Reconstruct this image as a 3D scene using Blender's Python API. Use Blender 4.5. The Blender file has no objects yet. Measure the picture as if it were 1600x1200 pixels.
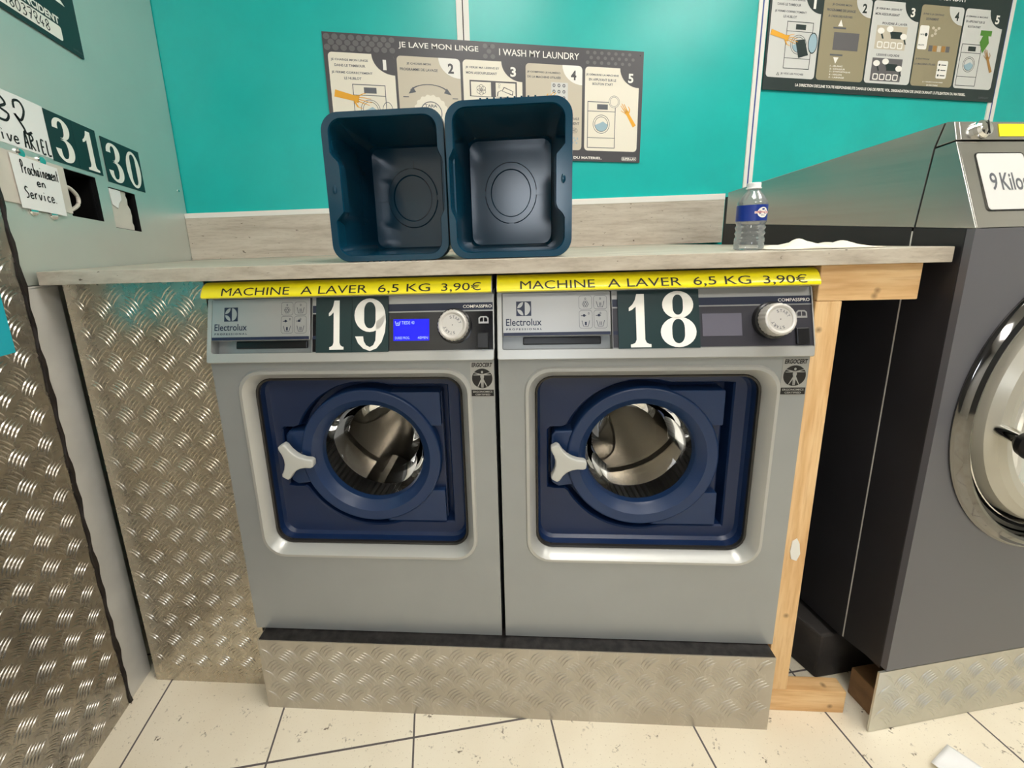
import bpy, bmesh, math, random
from mathutils import Matrix, Vector
R_ = math.radians
pi = math.pi
S = bpy.context.scene
COL = S.collection
random.seed(7)
# ------------------------------------------------------------------ camera
def look_axes(yaw, pitch, roll):
    f = Vector((-math.sin(yaw)*math.cos(pitch), math.cos(yaw)*math.cos(pitch), math.sin(pitch)))
    r0 = Vector((math.cos(yaw), math.sin(yaw), 0)); u0 = r0.cross(f)
    return math.cos(roll)*r0 + math.sin(roll)*u0, -math.sin(roll)*r0 + math.cos(roll)*u0, f
cam = bpy.data.objects.new('camera', bpy.data.cameras.new('camera')); COL.objects.link(cam)
r, u, f = look_axes(-0.12533, -0.20800, -0.03121)
M = Matrix((r, u, -f)).transposed().to_4x4(); M.translation = Vector((0.8197, -1.6008, 1.1007))
cam.matrix_world = M
cam.data.sensor_fit = 'HORIZONTAL'; cam.data.sensor_width = 36
cam.data.lens = 658.0045/1600*36
cam.data.shift_x = 34.85/1600; cam.data.shift_y = -84.98/1600
cam.data.clip_start = 0.02
S.camera = cam
# ------------------------------------------------------------------ world, exposure
S.view_settings.view_transform = 'Standard'; S.view_settings.look = 'None'
S.view_settings.gamma = 1; S.view_settings.use_curve_mapping = False
S.view_settings.exposure = 0.0
W = bpy.data.worlds.new('world'); S.world = W; W.use_nodes = True
W.node_tree.nodes['Background'].inputs[0].default_value = (.9, .95, 1, 1)
W.node_tree.nodes['Background'].inputs[1].default_value = 0.05
LAMP = 18.0          # strength of the ceiling lamps
# ------------------------------------------------------------------ materials
def lin(c):
    return tuple(((x/255)/12.92 if x/255 <= .04045 else ((x/255+.055)/1.055)**2.4) for x in c)+(1.0,)
class NT:
    def __init__(s, m): s.t = m.node_tree; s.b = s.t.nodes['Principled BSDF']
    def n(s, typ, ins=None, **props):
        k = s.t.nodes.new('ShaderNode'+typ)
        for a, v in props.items(): setattr(k, a, v)
        for i, v in (ins or {}).items(): s.put(k.inputs[i], v)
        return k
    def put(s, sock, v):
        if isinstance(v, bpy.types.NodeSocket): s.t.links.new(v, sock)
        elif isinstance(v, bpy.types.Node): s.t.links.new(v.outputs[0], sock)
        else: sock.default_value = v
    def math(s, op, a, b=0.0, c=0.0): return s.n('Math', {0: a, 1: b, 2: c}, operation=op).outputs[0]
    def ramp(s, fac, stops):
        k = s.n('ValToRGB', {0: fac}); e = k.color_ramp.elements
        while len(e) < len(stops): e.new(0.5)
        for q, (p, c) in zip(e, stops): q.position = p; q.color = c if len(c) == 4 else lin(c)
        return k.outputs[0]
    def mix(s, fac, a, b, mode='MIX'):
        k = s.n('Mix', data_type='RGBA', blend_type=mode); s.put(k.inputs[0], fac); s.put(k.inputs[6], a); s.put(k.inputs[7], b)
        return k.outputs[2]
    def pos(s): return s.n('NewGeometry').outputs['Position']
    def noise(s, scale, detail=3, vec=None, rough=.5, sc3=None):
        v = vec or s.n('TexCoord').outputs['Object']
        if sc3: v = s.n('Mapping', {0: v, 3: sc3})
        return s.n('TexNoise', {'Vector': v, 'Scale': scale, 'Detail': detail, 'Roughness': rough}).outputs[0]
    def bump(s, h, strength=.3, dist=.001):
        s.put(s.b.inputs['Normal'], s.n('Bump', {'Height': h, 'Strength': strength, 'Distance': dist}))
MATS = {}
def mat(name, col, rough=.5, metal=0., spec=.5, var=0., vscale=30., bump=0., bscale=200., rvar=0., sc3=None, emit=None, es=0., coat=0.):
    m = bpy.data.materials.new(name); m.use_nodes = True; t = NT(m); b = t.b
    c = lin(col)
    b.inputs['Base Color'].default_value = c; b.inputs['Roughness'].default_value = rough
    b.inputs['Metallic'].default_value = metal; b.inputs['Specular IOR Level'].default_value = spec
    if coat: b.inputs['Coat Weight'].default_value = coat; b.inputs['Coat Roughness'].default_value = .08
    if var or rvar:
        nz = t.noise(vscale, 4, sc3=sc3)
        if var:
            lo = tuple(x*(1-var) for x in c[:3])+(1,); hi = tuple(min(1, x*(1+var)) for x in c[:3])+(1,)
            t.put(b.inputs['Base Color'], t.ramp(nz, [(.3, lo), (.7, hi)]))
        if rvar:
            t.put(b.inputs['Roughness'], t.n('MapRange', {0: nz, 1: .3, 2: .7, 3: max(.02, rough-rvar), 4: rough+rvar}).outputs[0])
    if bump: t.bump(t.noise(bscale, 3), bump)
    if emit: b.inputs['Emission Color'].default_value = lin(emit); b.inputs['Emission Strength'].default_value = es
    MATS[name] = m; return m
# ---- setting
def floor_mat():
    m = mat('floor_tile', (236, 226, 204), .28); t = NT(m)
    p = t.pos(); x = t.n('SeparateXYZ', {0: p})
    def edge(o, off):
        q = t.math('DIVIDE', t.math('SUBTRACT', o, off), .3176)
        q = t.math('ABSOLUTE', t.math('SUBTRACT', t.math('FRACT', t.math('ADD', q, 20.5)), .5))
        return t.math('MULTIPLY', q, .3176)
    dx = edge(x.outputs[0], .0778); dy = edge(x.outputs[1], -.834)
    g = t.math('LESS_THAN', t.math('MINIMUM', dx, dy), .0021)
    big = t.noise(3, 4, p); sp = t.noise(260, 2, p); sp2 = t.noise(30, 5, p)
    base = t.ramp(big, [(.3, (226, 214, 190)), (.7, (240, 232, 212))])
    base = t.mix(t.ramp(sp, [(.66, (0, 0, 0)), (.74, (255, 255, 255))]), base, lin((188, 172, 146)))
    dirt = t.math('MULTIPLY', t.ramp(sp2, [(.60, (0, 0, 0)), (.70, (255, 255, 255))]), t.ramp(t.noise(160, 2, p), [(.52, (0, 0, 0)), (.6, (255, 255, 255))]))
    base = t.mix(dirt, base, lin((88, 74, 58)))
    t.put(t.b.inputs['Base Color'], t.mix(g, base, lin((92, 86, 84))))
    t.put(t.b.inputs['Roughness'], t.math('ADD', .26, t.math('MULTIPLY', g, .5)))
    h = t.math('SUBTRACT', t.math('MULTIPLY', t.noise(120, 3, p), .15), g)
    t.bump(h, .5, .0015)
    return m
FLOOR = floor_mat()
TEAL = mat('teal_panel', (0, 184, 178), .33, var=.05, vscale=6, bump=.06, bscale=260, spec=.5)
WHITE_WALL = mat('white_wall', (225, 222, 214), .8, var=.03, vscale=4)
DARK_WALL = mat('dark_grey_wall', (88, 88, 90), .7, var=.05, vscale=4)
CEIL = mat('ceiling_white', (232, 230, 224), .8, var=.02, vscale=4)
TRIMW = mat('white_strip', (236, 234, 226), .45)
SEAM = mat('seam_dark', (40, 30, 32), .7)
BLUELINE = mat('blue_line', (52, 78, 150), .4)
LAMPM = mat('lamp_diffuser', (255, 250, 240), .5, emit=(255, 251, 245), es=LAMP)
LAMPB = mat('lamp_body', (225, 225, 222), .5)
# ---- metals
STEEL = mat('brushed_steel_sheet', (212, 218, 213), .36, .6, var=.04, vscale=5, rvar=.05, bump=.04, bscale=160)
ALU = mat('dull_aluminium', (216, 214, 209), .42, .25, var=.08, vscale=12, rvar=.06)
def tread_mat(name, c1, c2, rough, metal, spec_scale=1., scratch=.5):
    m = mat(name, c1, rough, metal); t = NT(m)
    a = t.noise(7, 4); b = t.noise(60, 3); s = t.noise(9, 5, sc3=(2.2, 2.2, .7))
    col = t.ramp(a, [(.3, c1), (.7, c2)])
    sc = t.ramp(s, [(.485, (0, 0, 0)), (.5, (255, 255, 255)), (.515, (0, 0, 0))])
    col = t.mix(t.math('MULTIPLY', sc, scratch), col, lin((214, 208, 198)))
    t.put(t.b.inputs['Base Color'], col)
    t.put(t.b.inputs['Roughness'], t.n('MapRange', {0: b, 1: .3, 2: .7, 3: rough-.06, 4: rough+.08}).outputs[0])
    return m
TREAD_L = tread_mat('tread_plate_dark', (150, 146, 140), (180, 174, 164), .24, .95, scratch=.35)
TREAD_B = tread_mat('tread_plate_warm', (186, 175, 156), (202, 195, 180), .27, .82, scratch=.1)
TREAD_P = tread_mat('tread_plate_worn', (178, 170, 156), (194, 188, 176), .38, .65, scratch=.3)
TREAD_D = tread_mat('tread_plate_clean', (190, 188, 176), (206, 204, 194), .34, .7, scratch=.15)
SEALB = mat('black_sealant', (34, 27, 24), .55, var=.5, vscale=50, bump=.5, bscale=90)
SILVER = mat('silver_paint', (160, 163, 163), .38, .35, var=.03, vscale=10, bump=.03, bscale=500)
SILVER_L = mat('silver_bezel', (184, 184, 180), .33, .35)
PANEL_S = mat('panel_foil_silver', (176, 176, 174), .3, .45)
DRUM = mat('drum_steel', (186, 180, 170), .24, 1.0, var=.1, vscale=8)
GASKET = mat('door_gasket', (48, 46, 44), .35, .4)
BRUSH = mat('hood_steel', (186, 184, 180), .25, .92, rvar=.02, var=.03, vscale=60, sc3=(.02, .02, 3))
CHROME = mat('chrome', (226, 226, 224), .07, 1.0)
CHROMED = mat('dark_chrome', (122, 120, 118), .08, 1.0)
CHARC = mat('charcoal_paint', (98, 98, 104), .36, .15, bump=.04, bscale=600)
BLACKP = mat('black_side_panel', (33, 32, 36), .42, var=.2, vscale=5)
CREAM = mat('door_cream', (190, 186, 173), .3, .3)
BLKPL = mat('black_plastic', (22, 22, 24), .3)
KNOB = mat('dial_silver', (206, 202, 196), .34, .25)
# ---- plastics, prints
NAVY = mat('navy_door', (24, 50, 90), .36, spec=.5)
NAVYP = mat('navy_pan', (13, 36, 74), .36, spec=.5)
HANDLE = mat('handle_grey', (196, 196, 190), .35)
YELLOW = mat('yellow_tape', (255, 240, 16), .3, coat=.4)
BLACKT = mat('black_print', (22, 20, 18), .5)
WHITET = mat('white_print', (246, 243, 236), .5)
GREENP = mat('dark_green_tile', (24, 50, 52), .35)
NAVYT = mat('navy_print', (26, 36, 62), .4)
GREYT = mat('grey_print', (96, 98, 104), .5)
DISPB = mat('display_black', (16, 15, 20), .12, coat=.5)
DISPG = mat('display_grey', (58, 57, 64), .3)
LCD_OFF = mat('lcd_off', (104, 102, 114), .22)
LCD_ON = mat('lcd_on', (6, 6, 150), .3, emit=(4, 4, 255), es=.85)
LCD_TXT = mat('lcd_text', (150, 170, 255), .3, emit=(150, 170, 255), es=.9)
PAPER = mat('white_paper', (240, 240, 240), .7, bump=.08, bscale=40)
INK = mat('marker_ink', (24, 22, 26), .5)
BLUEBD = mat('cyan_board', (24, 176, 196), .4)
POSTG = mat('poster_grey', (74, 72, 76), .38)
POSTD = mat('poster_dark', (38, 52, 52), .38)
DOTG = mat('poster_dots', (104, 102, 104), .4)
CARDC = mat('card_cream', (240, 233, 216), .4)
CARDB = mat('card_beige', (206, 196, 176), .4)
CARDW = mat('card_white', (214, 214, 210), .4)
CARDK = mat('card_khaki', (158, 148, 120), .4)
HANDY = mat('hand_orange', (238, 172, 44), .5)
HANDT = mat('hand_tan', (176, 130, 70), .5)
LEAFG = mat('arrow_green', (84, 140, 52), .5)
PALEB = mat('pale_blue', (160, 188, 200), .5)
BIN = mat('bin_blue_plastic', (12, 60, 82), .17, spec=.5)
def bare(name, build):
    m = bpy.data.materials.new(name); m.use_nodes = True; t = NT(m); build(m, t); MATS[name] = m; return m
def clear(m, t, tint=(.97, .98, .98, 1), rough=.03, ior=1.45):
    tr = t.n('BsdfTransparent', {0: tint}); gl = t.n('BsdfGlossy', {0: (1, 1, 1, 1), 1: rough}); fr = t.n('Fresnel', {0: ior})
    mx = t.n('MixShader', {0: fr.outputs[0], 1: tr.outputs[0], 2: gl.outputs[0]})
    t.t.links.new(mx.outputs[0], t.t.nodes['Material Output'].inputs[0])
GLASS = bare('door_glass', lambda m, t: clear(m, t, (.94, .94, .93, 1), .02, 1.22))
def pet(m, t):
    clear(m, t, (.96, .97, .98, 1), .05, 1.6)
    o = t.t.nodes['Material Output']; g = o.inputs[0].links[0].from_socket
    df = t.n('BsdfTranslucent', {0: (.85, .88, .9, 1)}); d2 = t.n('BsdfDiffuse', {0: (.8, .83, .85, 1)})
    a = t.n('MixShader', {0: .5, 1: df.outputs[0], 2: d2.outputs[0]})
    t.t.links.new(t.n('MixShader', {0: .13, 1: g, 2: a.outputs[0]}).outputs[0], o.inputs[0])
PET = bare('clear_pet', pet)
def laminate():
    m = mat('grey_wood_laminate', (190, 180, 164), .45); t = NT(m)
    a = t.noise(6, 6, sc3=(1, 9, 9), rough=.65); b = t.noise(40, 3, sc3=(1, 5, 5)); c = t.noise(55, 2, sc3=(1, 2.4, 2.4))
    col = t.ramp(a, [(.28, (168, 156, 140)), (.5, (194, 184, 168)), (.75, (210, 202, 188))])
    col = t.mix(t.math('MULTIPLY', t.ramp(b, [(.55, (0, 0, 0)), (.75, (255, 255, 255))]), .35), col, lin((150, 138, 122)))
    col = t.mix(t.ramp(c, [(.72, (0, 0, 0)), (.76, (255, 255, 255))]), col, lin((96, 84, 70)))
    t.put(t.b.inputs['Base Color'], col); return m
LAMI = laminate()
def pine(name='pine_wood', knots=((0, 0, 0),), along='z'):
    m = mat(name, (232, 192, 136), .55); t = NT(m)
    o = t.n('TexCoord').outputs['Object']
    w = t.noise(7, 4, sc3=(6, 6, .7) if along == 'z' else (.7, 6, 6)); w2 = t.noise(30, 4, sc3=(8, 8, .5) if along == 'z' else (.5, 8, 8))
    col = t.ramp(w, [(.3, (216, 168, 112)), (.5, (234, 194, 140)), (.7, (242, 208, 158))])
    col = t.mix(t.math('MULTIPLY', t.ramp(w2, [(.5, (0, 0, 0)), (.7, (255, 255, 255))]), .3), col, lin((190, 130, 74)))
    for k in knots:
        d = t.n('VectorMath', {0: t.n('VectorMath', {0: o, 1: k}, operation='SUBTRACT').outputs[0]}, operation='LENGTH').outputs['Value']
        col = t.mix(t.ramp(d, [(.0015, (230, 230, 230)), (.0065, (0, 0, 0))]), col, lin((110, 68, 36)))
    t.put(t.b.inputs['Base Color'], col); t.bump(w2, .15); return m
DARKCONC = mat('dark_concrete', (52, 48, 46), .8, var=.4, vscale=14, bump=.4, bscale=40)
DIRTYWOOD = mat('dirty_wood', (132, 100, 68), .7, var=.35, vscale=20)
RUBBER = mat('dirty_black_rubber', (34, 31, 30), .4, var=.9, vscale=60, bump=.5, bscale=70)
BOTCAP = mat('white_cap', (236, 238, 240), .35)
BLUELAB = mat('blue_label', (20, 52, 142), .35)
REDT = mat('red_print', (200, 60, 60), .5)
CLOTH = mat('white_cloth', (232, 224, 206), .85, bump=.2, bscale=300)
HOLE = mat('black_void', (8, 8, 8), .5)
OFFW = mat('offwhite_plastic', (214, 206, 196), .45, var=.06, vscale=20)
# ------------------------------------------------------------------ mesh helpers
class MB:
    def __init__(s): s.v = []; s.f = []; s.m = []; s.sm = []
    def add(s, vs, fs, mi=0, smooth=False):
        o = len(s.v); s.v += [tuple(q) for q in vs]
        for q in fs: s.f.append(tuple(i+o for i in q)); s.m.append(mi); s.sm.append(smooth)
        return s
    def box(s, a, b, mi=0):
        (x0, y0, z0), (x1, y1, z1) = a, b
        return s.add([(x0,y0,z0),(x1,y0,z0),(x1,y1,z0),(x0,y1,z0),(x0,y0,z1),(x1,y0,z1),(x1,y1,z1),(x0,y1,z1)],
              [(0,3,2,1),(4,5,6,7),(0,1,5,4),(1,2,6,5),(2,3,7,6),(3,0,4,7)], mi)
    def loft(s, loops, mi=0, smooth=True, cap0=False, cap1=False, closed=True):
        n = len(loops[0]); vs = [p for l in loops for p in l]; fs = []
        for k in range(len(loops)-1):
            for i in range(n if closed else n-1):
                j = (i+1) % n; fs.append((k*n+i, k*n+j, (k+1)*n+j, (k+1)*n+i))
        s.add(vs, fs, mi, smooth)
        if cap0: s.add(loops[0], [tuple(range(n))[::-1]], mi)
        if cap1: s.add(loops[-1], [tuple(range(n))], mi)
        return s
    def poly(s, pts, mi=0): return s.add(pts, [tuple(range(len(pts)))], mi)
    def slab(s, pts, fmap, h0, h1, mi=0):     # outline (2D) extruded between heights h0..h1 through fmap(a,b,h)
        A = [fmap(a, b, h0) for a, b in pts]; B = [fmap(a, b, h1) for a, b in pts]
        return s.loft([A, B], mi, False, True, True)
    def flat(s, pts, fmap, h, mi=0): return s.poly([fmap(a, b, h) for a, b in pts], mi)
    def lathe(s, prof, fmap, n=64, mi=0, smooth=True, cap0=False, cap1=False):   # prof (r, h)
        return s.loft([[fmap(r*math.cos(2*pi*i/n), r*math.sin(2*pi*i/n), h) for i in range(n)] for r, h in prof], mi, smooth, cap0, cap1)
    def tube(s, pts, rad, n=10, mi=0):
        L = []; pts = [Vector(p) for p in pts]
        for i, p in enumerate(pts):
            d = (pts[min(i+1, len(pts)-1)]-pts[max(i-1, 0)]).normalized()
            a = d.cross(Vector((0, 0, 1)) if abs(d.z) < .9 else Vector((1, 0, 0))).normalized(); b = d.cross(a)
            rr = rad[i] if isinstance(rad, (list, tuple)) else rad
            L.append([p+rr*(math.cos(2*pi*k/n)*a+math.sin(2*pi*k/n)*b) for k in range(n)])
        return s.loft(L, mi, True, True, True)
    def build(s, name, mats, parent=None, base=(0, 0, 0), bevel=0., seg=2, fix=True):
        me = bpy.data.meshes.new(name)
        me.from_pydata([(p[0]-base[0], p[1]-base[1], p[2]-base[2]) for p in s.v], [], s.f)
        for q in (mats if isinstance(mats, (list, tuple)) else [mats]): me.materials.append(q)
        me.polygons.foreach_set('material_index', s.m); me.polygons.foreach_set('use_smooth', s.sm)
        if fix or bevel:
            bm = bmesh.new(); bm.from_mesh(me)
            if fix: bmesh.ops.remove_doubles(bm, verts=bm.verts, dist=1e-6); bmesh.ops.recalc_face_normals(bm, faces=bm.faces)
            if bevel:
                es = [e for e in bm.edges if len(e.link_faces) == 2 and e.calc_face_angle(0) > .6]
                bmesh.ops.bevel(bm, geom=es, offset=bevel, segments=seg, profile=.6, affect='EDGES', clamp_overlap=True)
            bm.to_mesh(me); bm.free()
        if any(s.sm): me.set_sharp_from_angle(angle=R_(24))
        o = bpy.data.objects.new(name, me); COL.objects.link(o)
        if parent: o.parent = parent
        return o
def tag(o, label, cat, group=None):
    o['label'] = label; o['category'] = cat
    if group: o['group'] = group
    return o
def struct(o): o['kind'] = 'structure'; return o
def empty(name, loc, label, cat, rz=0., group=None):
    o = bpy.data.objects.new(name, None); COL.objects.link(o); o.empty_display_size = .05
    o.location = loc; o.rotation_euler = (0, 0, rz); return tag(o, label, cat, group)
def rrect(cx, cy, w, h, r, n=6):
    P = []
    for (sx, sy, a0) in ((1, 1, 0), (-1, 1, 90), (-1, -1, 180), (1, -1, 270)):
        for i in range(n+1):
            a = R_(a0+90*i/n); P.append((cx+sx*(w/2-r)+r*math.cos(a), cy+sy*(h/2-r)+r*math.sin(a)))
    return P
def circ(cx, cy, r, n=32, ry=None, a0=0, a1=360):
    full = a1-a0 == 360
    return [(cx+r*math.cos(R_(a0+(a1-a0)*i/(n if full else n-1))), cy+(ry or r)*math.sin(R_(a0+(a1-a0)*i/(n if full else n-1)))) for i in range(n)]
def ringf(mb, o, i, fmap, h, mi=0):          # flat ring between two loops
    mb.loft([[fmap(a, b, h) for a, b in o], [fmap(a, b, h) for a, b in i]], mi, False)
def ribbon(mb, pts, w, fmap, h, mi=0, taper=None):
    L = []; n = len(pts)
    for i, p in enumerate(pts):
        a = pts[max(i-1, 0)]; b = pts[min(i+1, n-1)]; dx, dy = b[0]-a[0], b[1]-a[1]; l = math.hypot(dx, dy) or 1
        ww = (w[i] if isinstance(w, (list, tuple)) else w)/2
        L.append([fmap(p[0]-dy/l*ww, p[1]+dx/l*ww, h), fmap(p[0]+dy/l*ww, p[1]-dx/l*ww, h)])
    mb.loft(L, mi, False, closed=False)
def spline(pts, n=6):
    out = []
    for i in range(len(pts)-1):
        p0, p1, p2, p3 = pts[max(i-1, 0)], pts[i], pts[i+1], pts[min(i+2, len(pts)-1)]
        for k in range(n):
            t = k/n
            out.append(tuple(.5*((2*p1[j])+(-p0[j]+p2[j])*t+(2*p0[j]-5*p1[j]+4*p2[j]-p3[j])*t*t+(-p0[j]+3*p1[j]-3*p2[j]+p3[j])*t**3) for j in (0, 1)))
    return out+[pts[-1]]
_tc = {}
def text_mesh(s, bold, bands=0):
    if (s, bold, bands) in _tc: return _tc[(s, bold, bands)]
    c = bpy.data.curves.new('t', 'FONT'); c.body = s; c.offset = bold; c.resolution_u = 3; c.size = 1
    o = bpy.data.objects.new('t', c); COL.objects.link(o)
    bpy.context.view_layer.update()
    ev = o.evaluated_get(bpy.context.evaluated_depsgraph_get()); me = ev.to_mesh()
    bm = bmesh.new(); bm.from_mesh(me)
    if bands:
        y0 = min(v.co.y for v in bm.verts); y1 = max(v.co.y for v in bm.verts)
        for k in range(1, bands):
            bmesh.ops.bisect_plane(bm, geom=bm.verts[:]+bm.edges[:]+bm.faces[:], plane_co=(0, y0+(y1-y0)*k/bands, 0), plane_no=(0, 1, 0))
    bm.verts.index_update(); V = [(v.co.x, v.co.y) for v in bm.verts]; F = [tuple(v.index for v in p.verts) for p in bm.faces]; bm.free()
    ev.to_mesh_clear(); bpy.data.objects.remove(o); bpy.data.curves.remove(c)
    _tc[(s, bold, bands)] = (V, F); return V, F
def text(mb, s, box, fmap, h, mi=0, bold=.0, slant=0., bands=0):
    """s stretched exactly into box = (left, bottom, right, top)"""
    V, F = text_mesh(s, bold, bands)
    if not V: return
    x0 = min(p[0] for p in V); x1 = max(p[0] for p in V); y0 = min(p[1] for p in V); y1 = max(p[1] for p in V)
    a0, b0, a1, b1 = box
    mb.add([fmap(a0+(p[0]-x0)/(x1-x0)*(a1-a0)+slant*(p[1]-y0)/(y1-y0)*(b1-b0), b0+(p[1]-y0)/(y1-y0)*(b1-b0), h) for p in V], F, mi)
# big serif numerals in a unit box (0..1 x 0..1)
def numeral(mb, ch, box, fmap, h, mi=0):
    x0, y0, x1, y1 = box
    g = lambda a, b, hh: fmap(x0+a*(x1-x0), y0+b*(y1-y0), hh)
    if ch == '1':
        mb.flat([(.30,0),(.30,.055),(.36,.06),(.44,.085),(.48,.14),(.48,.74),(.36,.68),(.27,.66),(.27,.72),(.38,.78),(.46,.86),(.51,.97),(.74,.97),(.74,.14),(.78,.085),(.86,.06),(.92,.055),(.92,0)], g, h, mi)
    elif ch == '8':
        ringf(mb, circ(.5,.75,.42,48,.25), rrect(.5,.75,.28,.36,.139,11), g, h, mi) if False else None
        ringf(mb, circ(.5,.755,.42,28,.245), rrect(.5,.755,.28,.36,.13,6), g, h, mi)
        ringf(mb, circ(.5,.27,.48,28,.27), rrect(.5,.285,.34,.43,.16,6), g, h, mi)
    elif ch == '0':
        ringf(mb, circ(.5,.5,.46,28,.5), rrect(.5,.5,.34,.84,.16,6), g, h, mi)
    elif ch == '9':
        ringf(mb, circ(.48,.68,.46,28,.32), rrect(.48,.68,.34,.5,.16,6), g, h, mi)
        P = spline([(.94,.70),(.955,.55),(.93,.36),(.83,.17),(.68,.05),(.48,0),(.28,.05),(.13,.15),(.04,.28),(.28,.28),(.30,.19),(.37,.11),(.48,.075),(.58,.11),(.645,.20),(.66,.36),(.66,.55)], 1)
        mb.flat(P, g, h, mi)
    elif ch == '3':
        top = spline([(.08,.74),(.12,.86),(.26,.965),(.46,1),(.68,.97),(.84,.88),(.88,.75),(.80,.61),(.62,.52)], 4)
        ti = spline([(.34,.74),(.34,.83),(.40,.91),(.47,.925),(.56,.89),(.59,.77),(.57,.64),(.49,.565),(.36,.55)], 4)
        mb.loft([[g(a, b, h) for a, b in top], [g(a, b, h) for a, b in ti]], mi, False, closed=False)
        bot = spline([(.60,.54),(.82,.47),(.93,.34),(.92,.18),(.80,.06),(.60,0),(.36,.01),(.14,.11),(.05,.28)], 4)
        bi = spline([(.36,.50),(.55,.48),(.63,.38),(.64,.24),(.58,.12),(.47,.075),(.37,.09),(.32,.17),(.31,.28)], 4)
        mb.loft([[g(a, b, h) for a, b in bot], [g(a, b, h) for a, b in bi]], mi, False, closed=False)
# pen strokes for handwriting, unit boxes
PEN = {
 'P': [[(.2,1),(.15,0)],[(.0,.8),(.3,1.05),(.75,.9),(.65,.6),(.2,.5)]], 'r': [[(.15,.5),(.2,0)],[(.2,.3),(.45,.52),(.7,.48)]],
 'o': [[(.5,.5),(.15,.4),(.15,.1),(.5,0),(.8,.2),(.7,.45),(.5,.5)]], 'c': [[(.75,.42),(.4,.5),(.12,.25),(.35,0),(.8,.08)]],
 'h': [[(.2,1),(.15,0)],[(.17,.3),(.45,.5),(.68,.35),(.7,0)]], 'a': [[(.7,.45),(.35,.5),(.1,.22),(.35,0),(.68,.3),(.7,.5),(.75,0)]],
 'i': [[(.4,.5),(.4,0)],[(.38,.72),(.44,.76)]], 'n': [[(.15,.5),(.15,0)],[(.15,.3),(.45,.52),(.7,.35),(.75,0)]],
 'e': [[(.12,.25),(.75,.3),(.55,.52),(.2,.4),(.15,.12),(.45,0),(.85,.1)]], 'm': [[(.08,.5),(.08,0)],[(.08,.35),(.3,.5),(.42,.35),(.44,0)],[(.44,.35),(.66,.5),(.82,.35),(.86,0)]],
 't': [[(.4,.9),(.4,.1),(.6,0)],[(.15,.58),(.7,.6)]], 'S': [[(.8,.92),(.4,1),(.12,.75),(.7,.4),(.65,.1),(.1,0)]], 'v': [[(.1,.5),(.4,0),(.8,.52)]],
 's': [[(.7,.5),(.3,.48),(.3,.3),(.65,.2),(.55,0),(.15,.02)]], 'u': [[(.15,.5),(.2,.05),(.6,.05),(.7,.5),(.78,0)]], '.': [[(.2,0),(.28,.04)]],
 'A': [[(.05,0),(.35,1),(.5,1),(.8,0)],[(.15,.38),(.75,.4)]], 'R': [[(.15,1),(.12,0)],[(.12,1),(.6,1),(.75,.75),(.2,.5),(.85,0)]], 'I': [[(.4,.8),(.4,0)]],
 'E': [[(.7,.9),(.2,.9),(.15,0),(.75,0)],[(.18,.45),(.6,.48)]], 'L': [[(.2,1),(.2,0),(.8,.02)]],
 '3': [[(.15,.9),(.55,1),(.75,.75),(.4,.52),(.8,.35),(.6,.03),(.1,.05)]], '2': [[(.2,.72),(.25,.95),(.6,1),(.75,.75),(.45,.4),(.15,.55),(.5,.2),(.62,.02),(.95,.12)]],
 '0': [[(.5,1),(.15,.7),(.15,.25),(.5,0),(.8,.3),(.8,.75),(.5,1)]], '4': [[(.5,1),(.1,.35),(.85,.35)],[(.6,.6),(.6,0)]], '8': [[(.5,.52),(.2,.75),(.5,1),(.78,.75),(.5,.52),(.15,.25),(.5,0),(.82,.25),(.5,.52)]],
 '7': [[(.1,.95),(.85,1),(.4,0)],[(.25,.5),(.75,.52)]], ' ': []}
def handwrite(mb, s, x, y, w, hgt, pen, fmap, h, mi=0):
    for k, ch in enumerate(s):
        for st in PEN.get(ch, []):
            P = [(x+(k+a*.95)*w, y+b*hgt) for a, b in st]
            ribbon(mb, spline(P, 4) if len(P) > 2 else P, pen, fmap, h, mi)
def tread(mb, rect, fmap, ph=(0, 0), p=.0615, hgt=.0017, mi=0, flip=False, k=1.0):
    a0, b0, a1, b1 = rect; hp = p/2; c = p/math.sqrt(2)
    for j in range(int((b0-ph[1])/hp)-1, int((b1-ph[1])/hp)+2):
        for i in range(int((a0-ph[0])/hp)-1, int((a1-ph[0])/hp)+2):
            if (i+j) % 2: continue
            ca, cb = ph[0]+i*hp, ph[1]+j*hp
            if (i % 2 == 0) != flip: d = (.7071, -.7071)
            else: d = (.7071, .7071)
            e = (-d[1], d[0]); L = c*.46
            for q in range(-2, 3):
                m0 = (ca+e[0]*q*c*.19, cb+e[1]*q*c*.19)
                ex = [(m0[0]+sg*d[0]*L, m0[1]+sg*d[1]*L) for sg in (-1, 1)]
                if min(ex[0][0], ex[1][0]) < a0+.001 or max(ex[0][0], ex[1][0]) > a1-.001 or min(ex[0][1], ex[1][1]) < b0+.001 or max(ex[0][1], ex[1][1]) > b1-.001: continue
                V = []; 
                for t in (-1, -.65, -.2, .2, .65, 1):
                    w = c*.062*(1-t*t*.92); z = hgt*(1-t*t)**.5*k; bow = c*.10*(1-t*t)
                    for sd, zz in ((-1, 0), (-.4, .8), (.4, .8), (1, 0)):
                        V.append(fmap(m0[0]+d[0]*L*t+e[0]*(w*sd+bow), m0[1]+d[1]*L*t+e[1]*(w*sd+bow), z*zz))
                F = [(r4*4+s4, r4*4+s4+1, r4*4+s4+5, r4*4+s4+4) for r4 in range(5) for s4 in range(3)]
                mb.add(V, F, mi, True)
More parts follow.
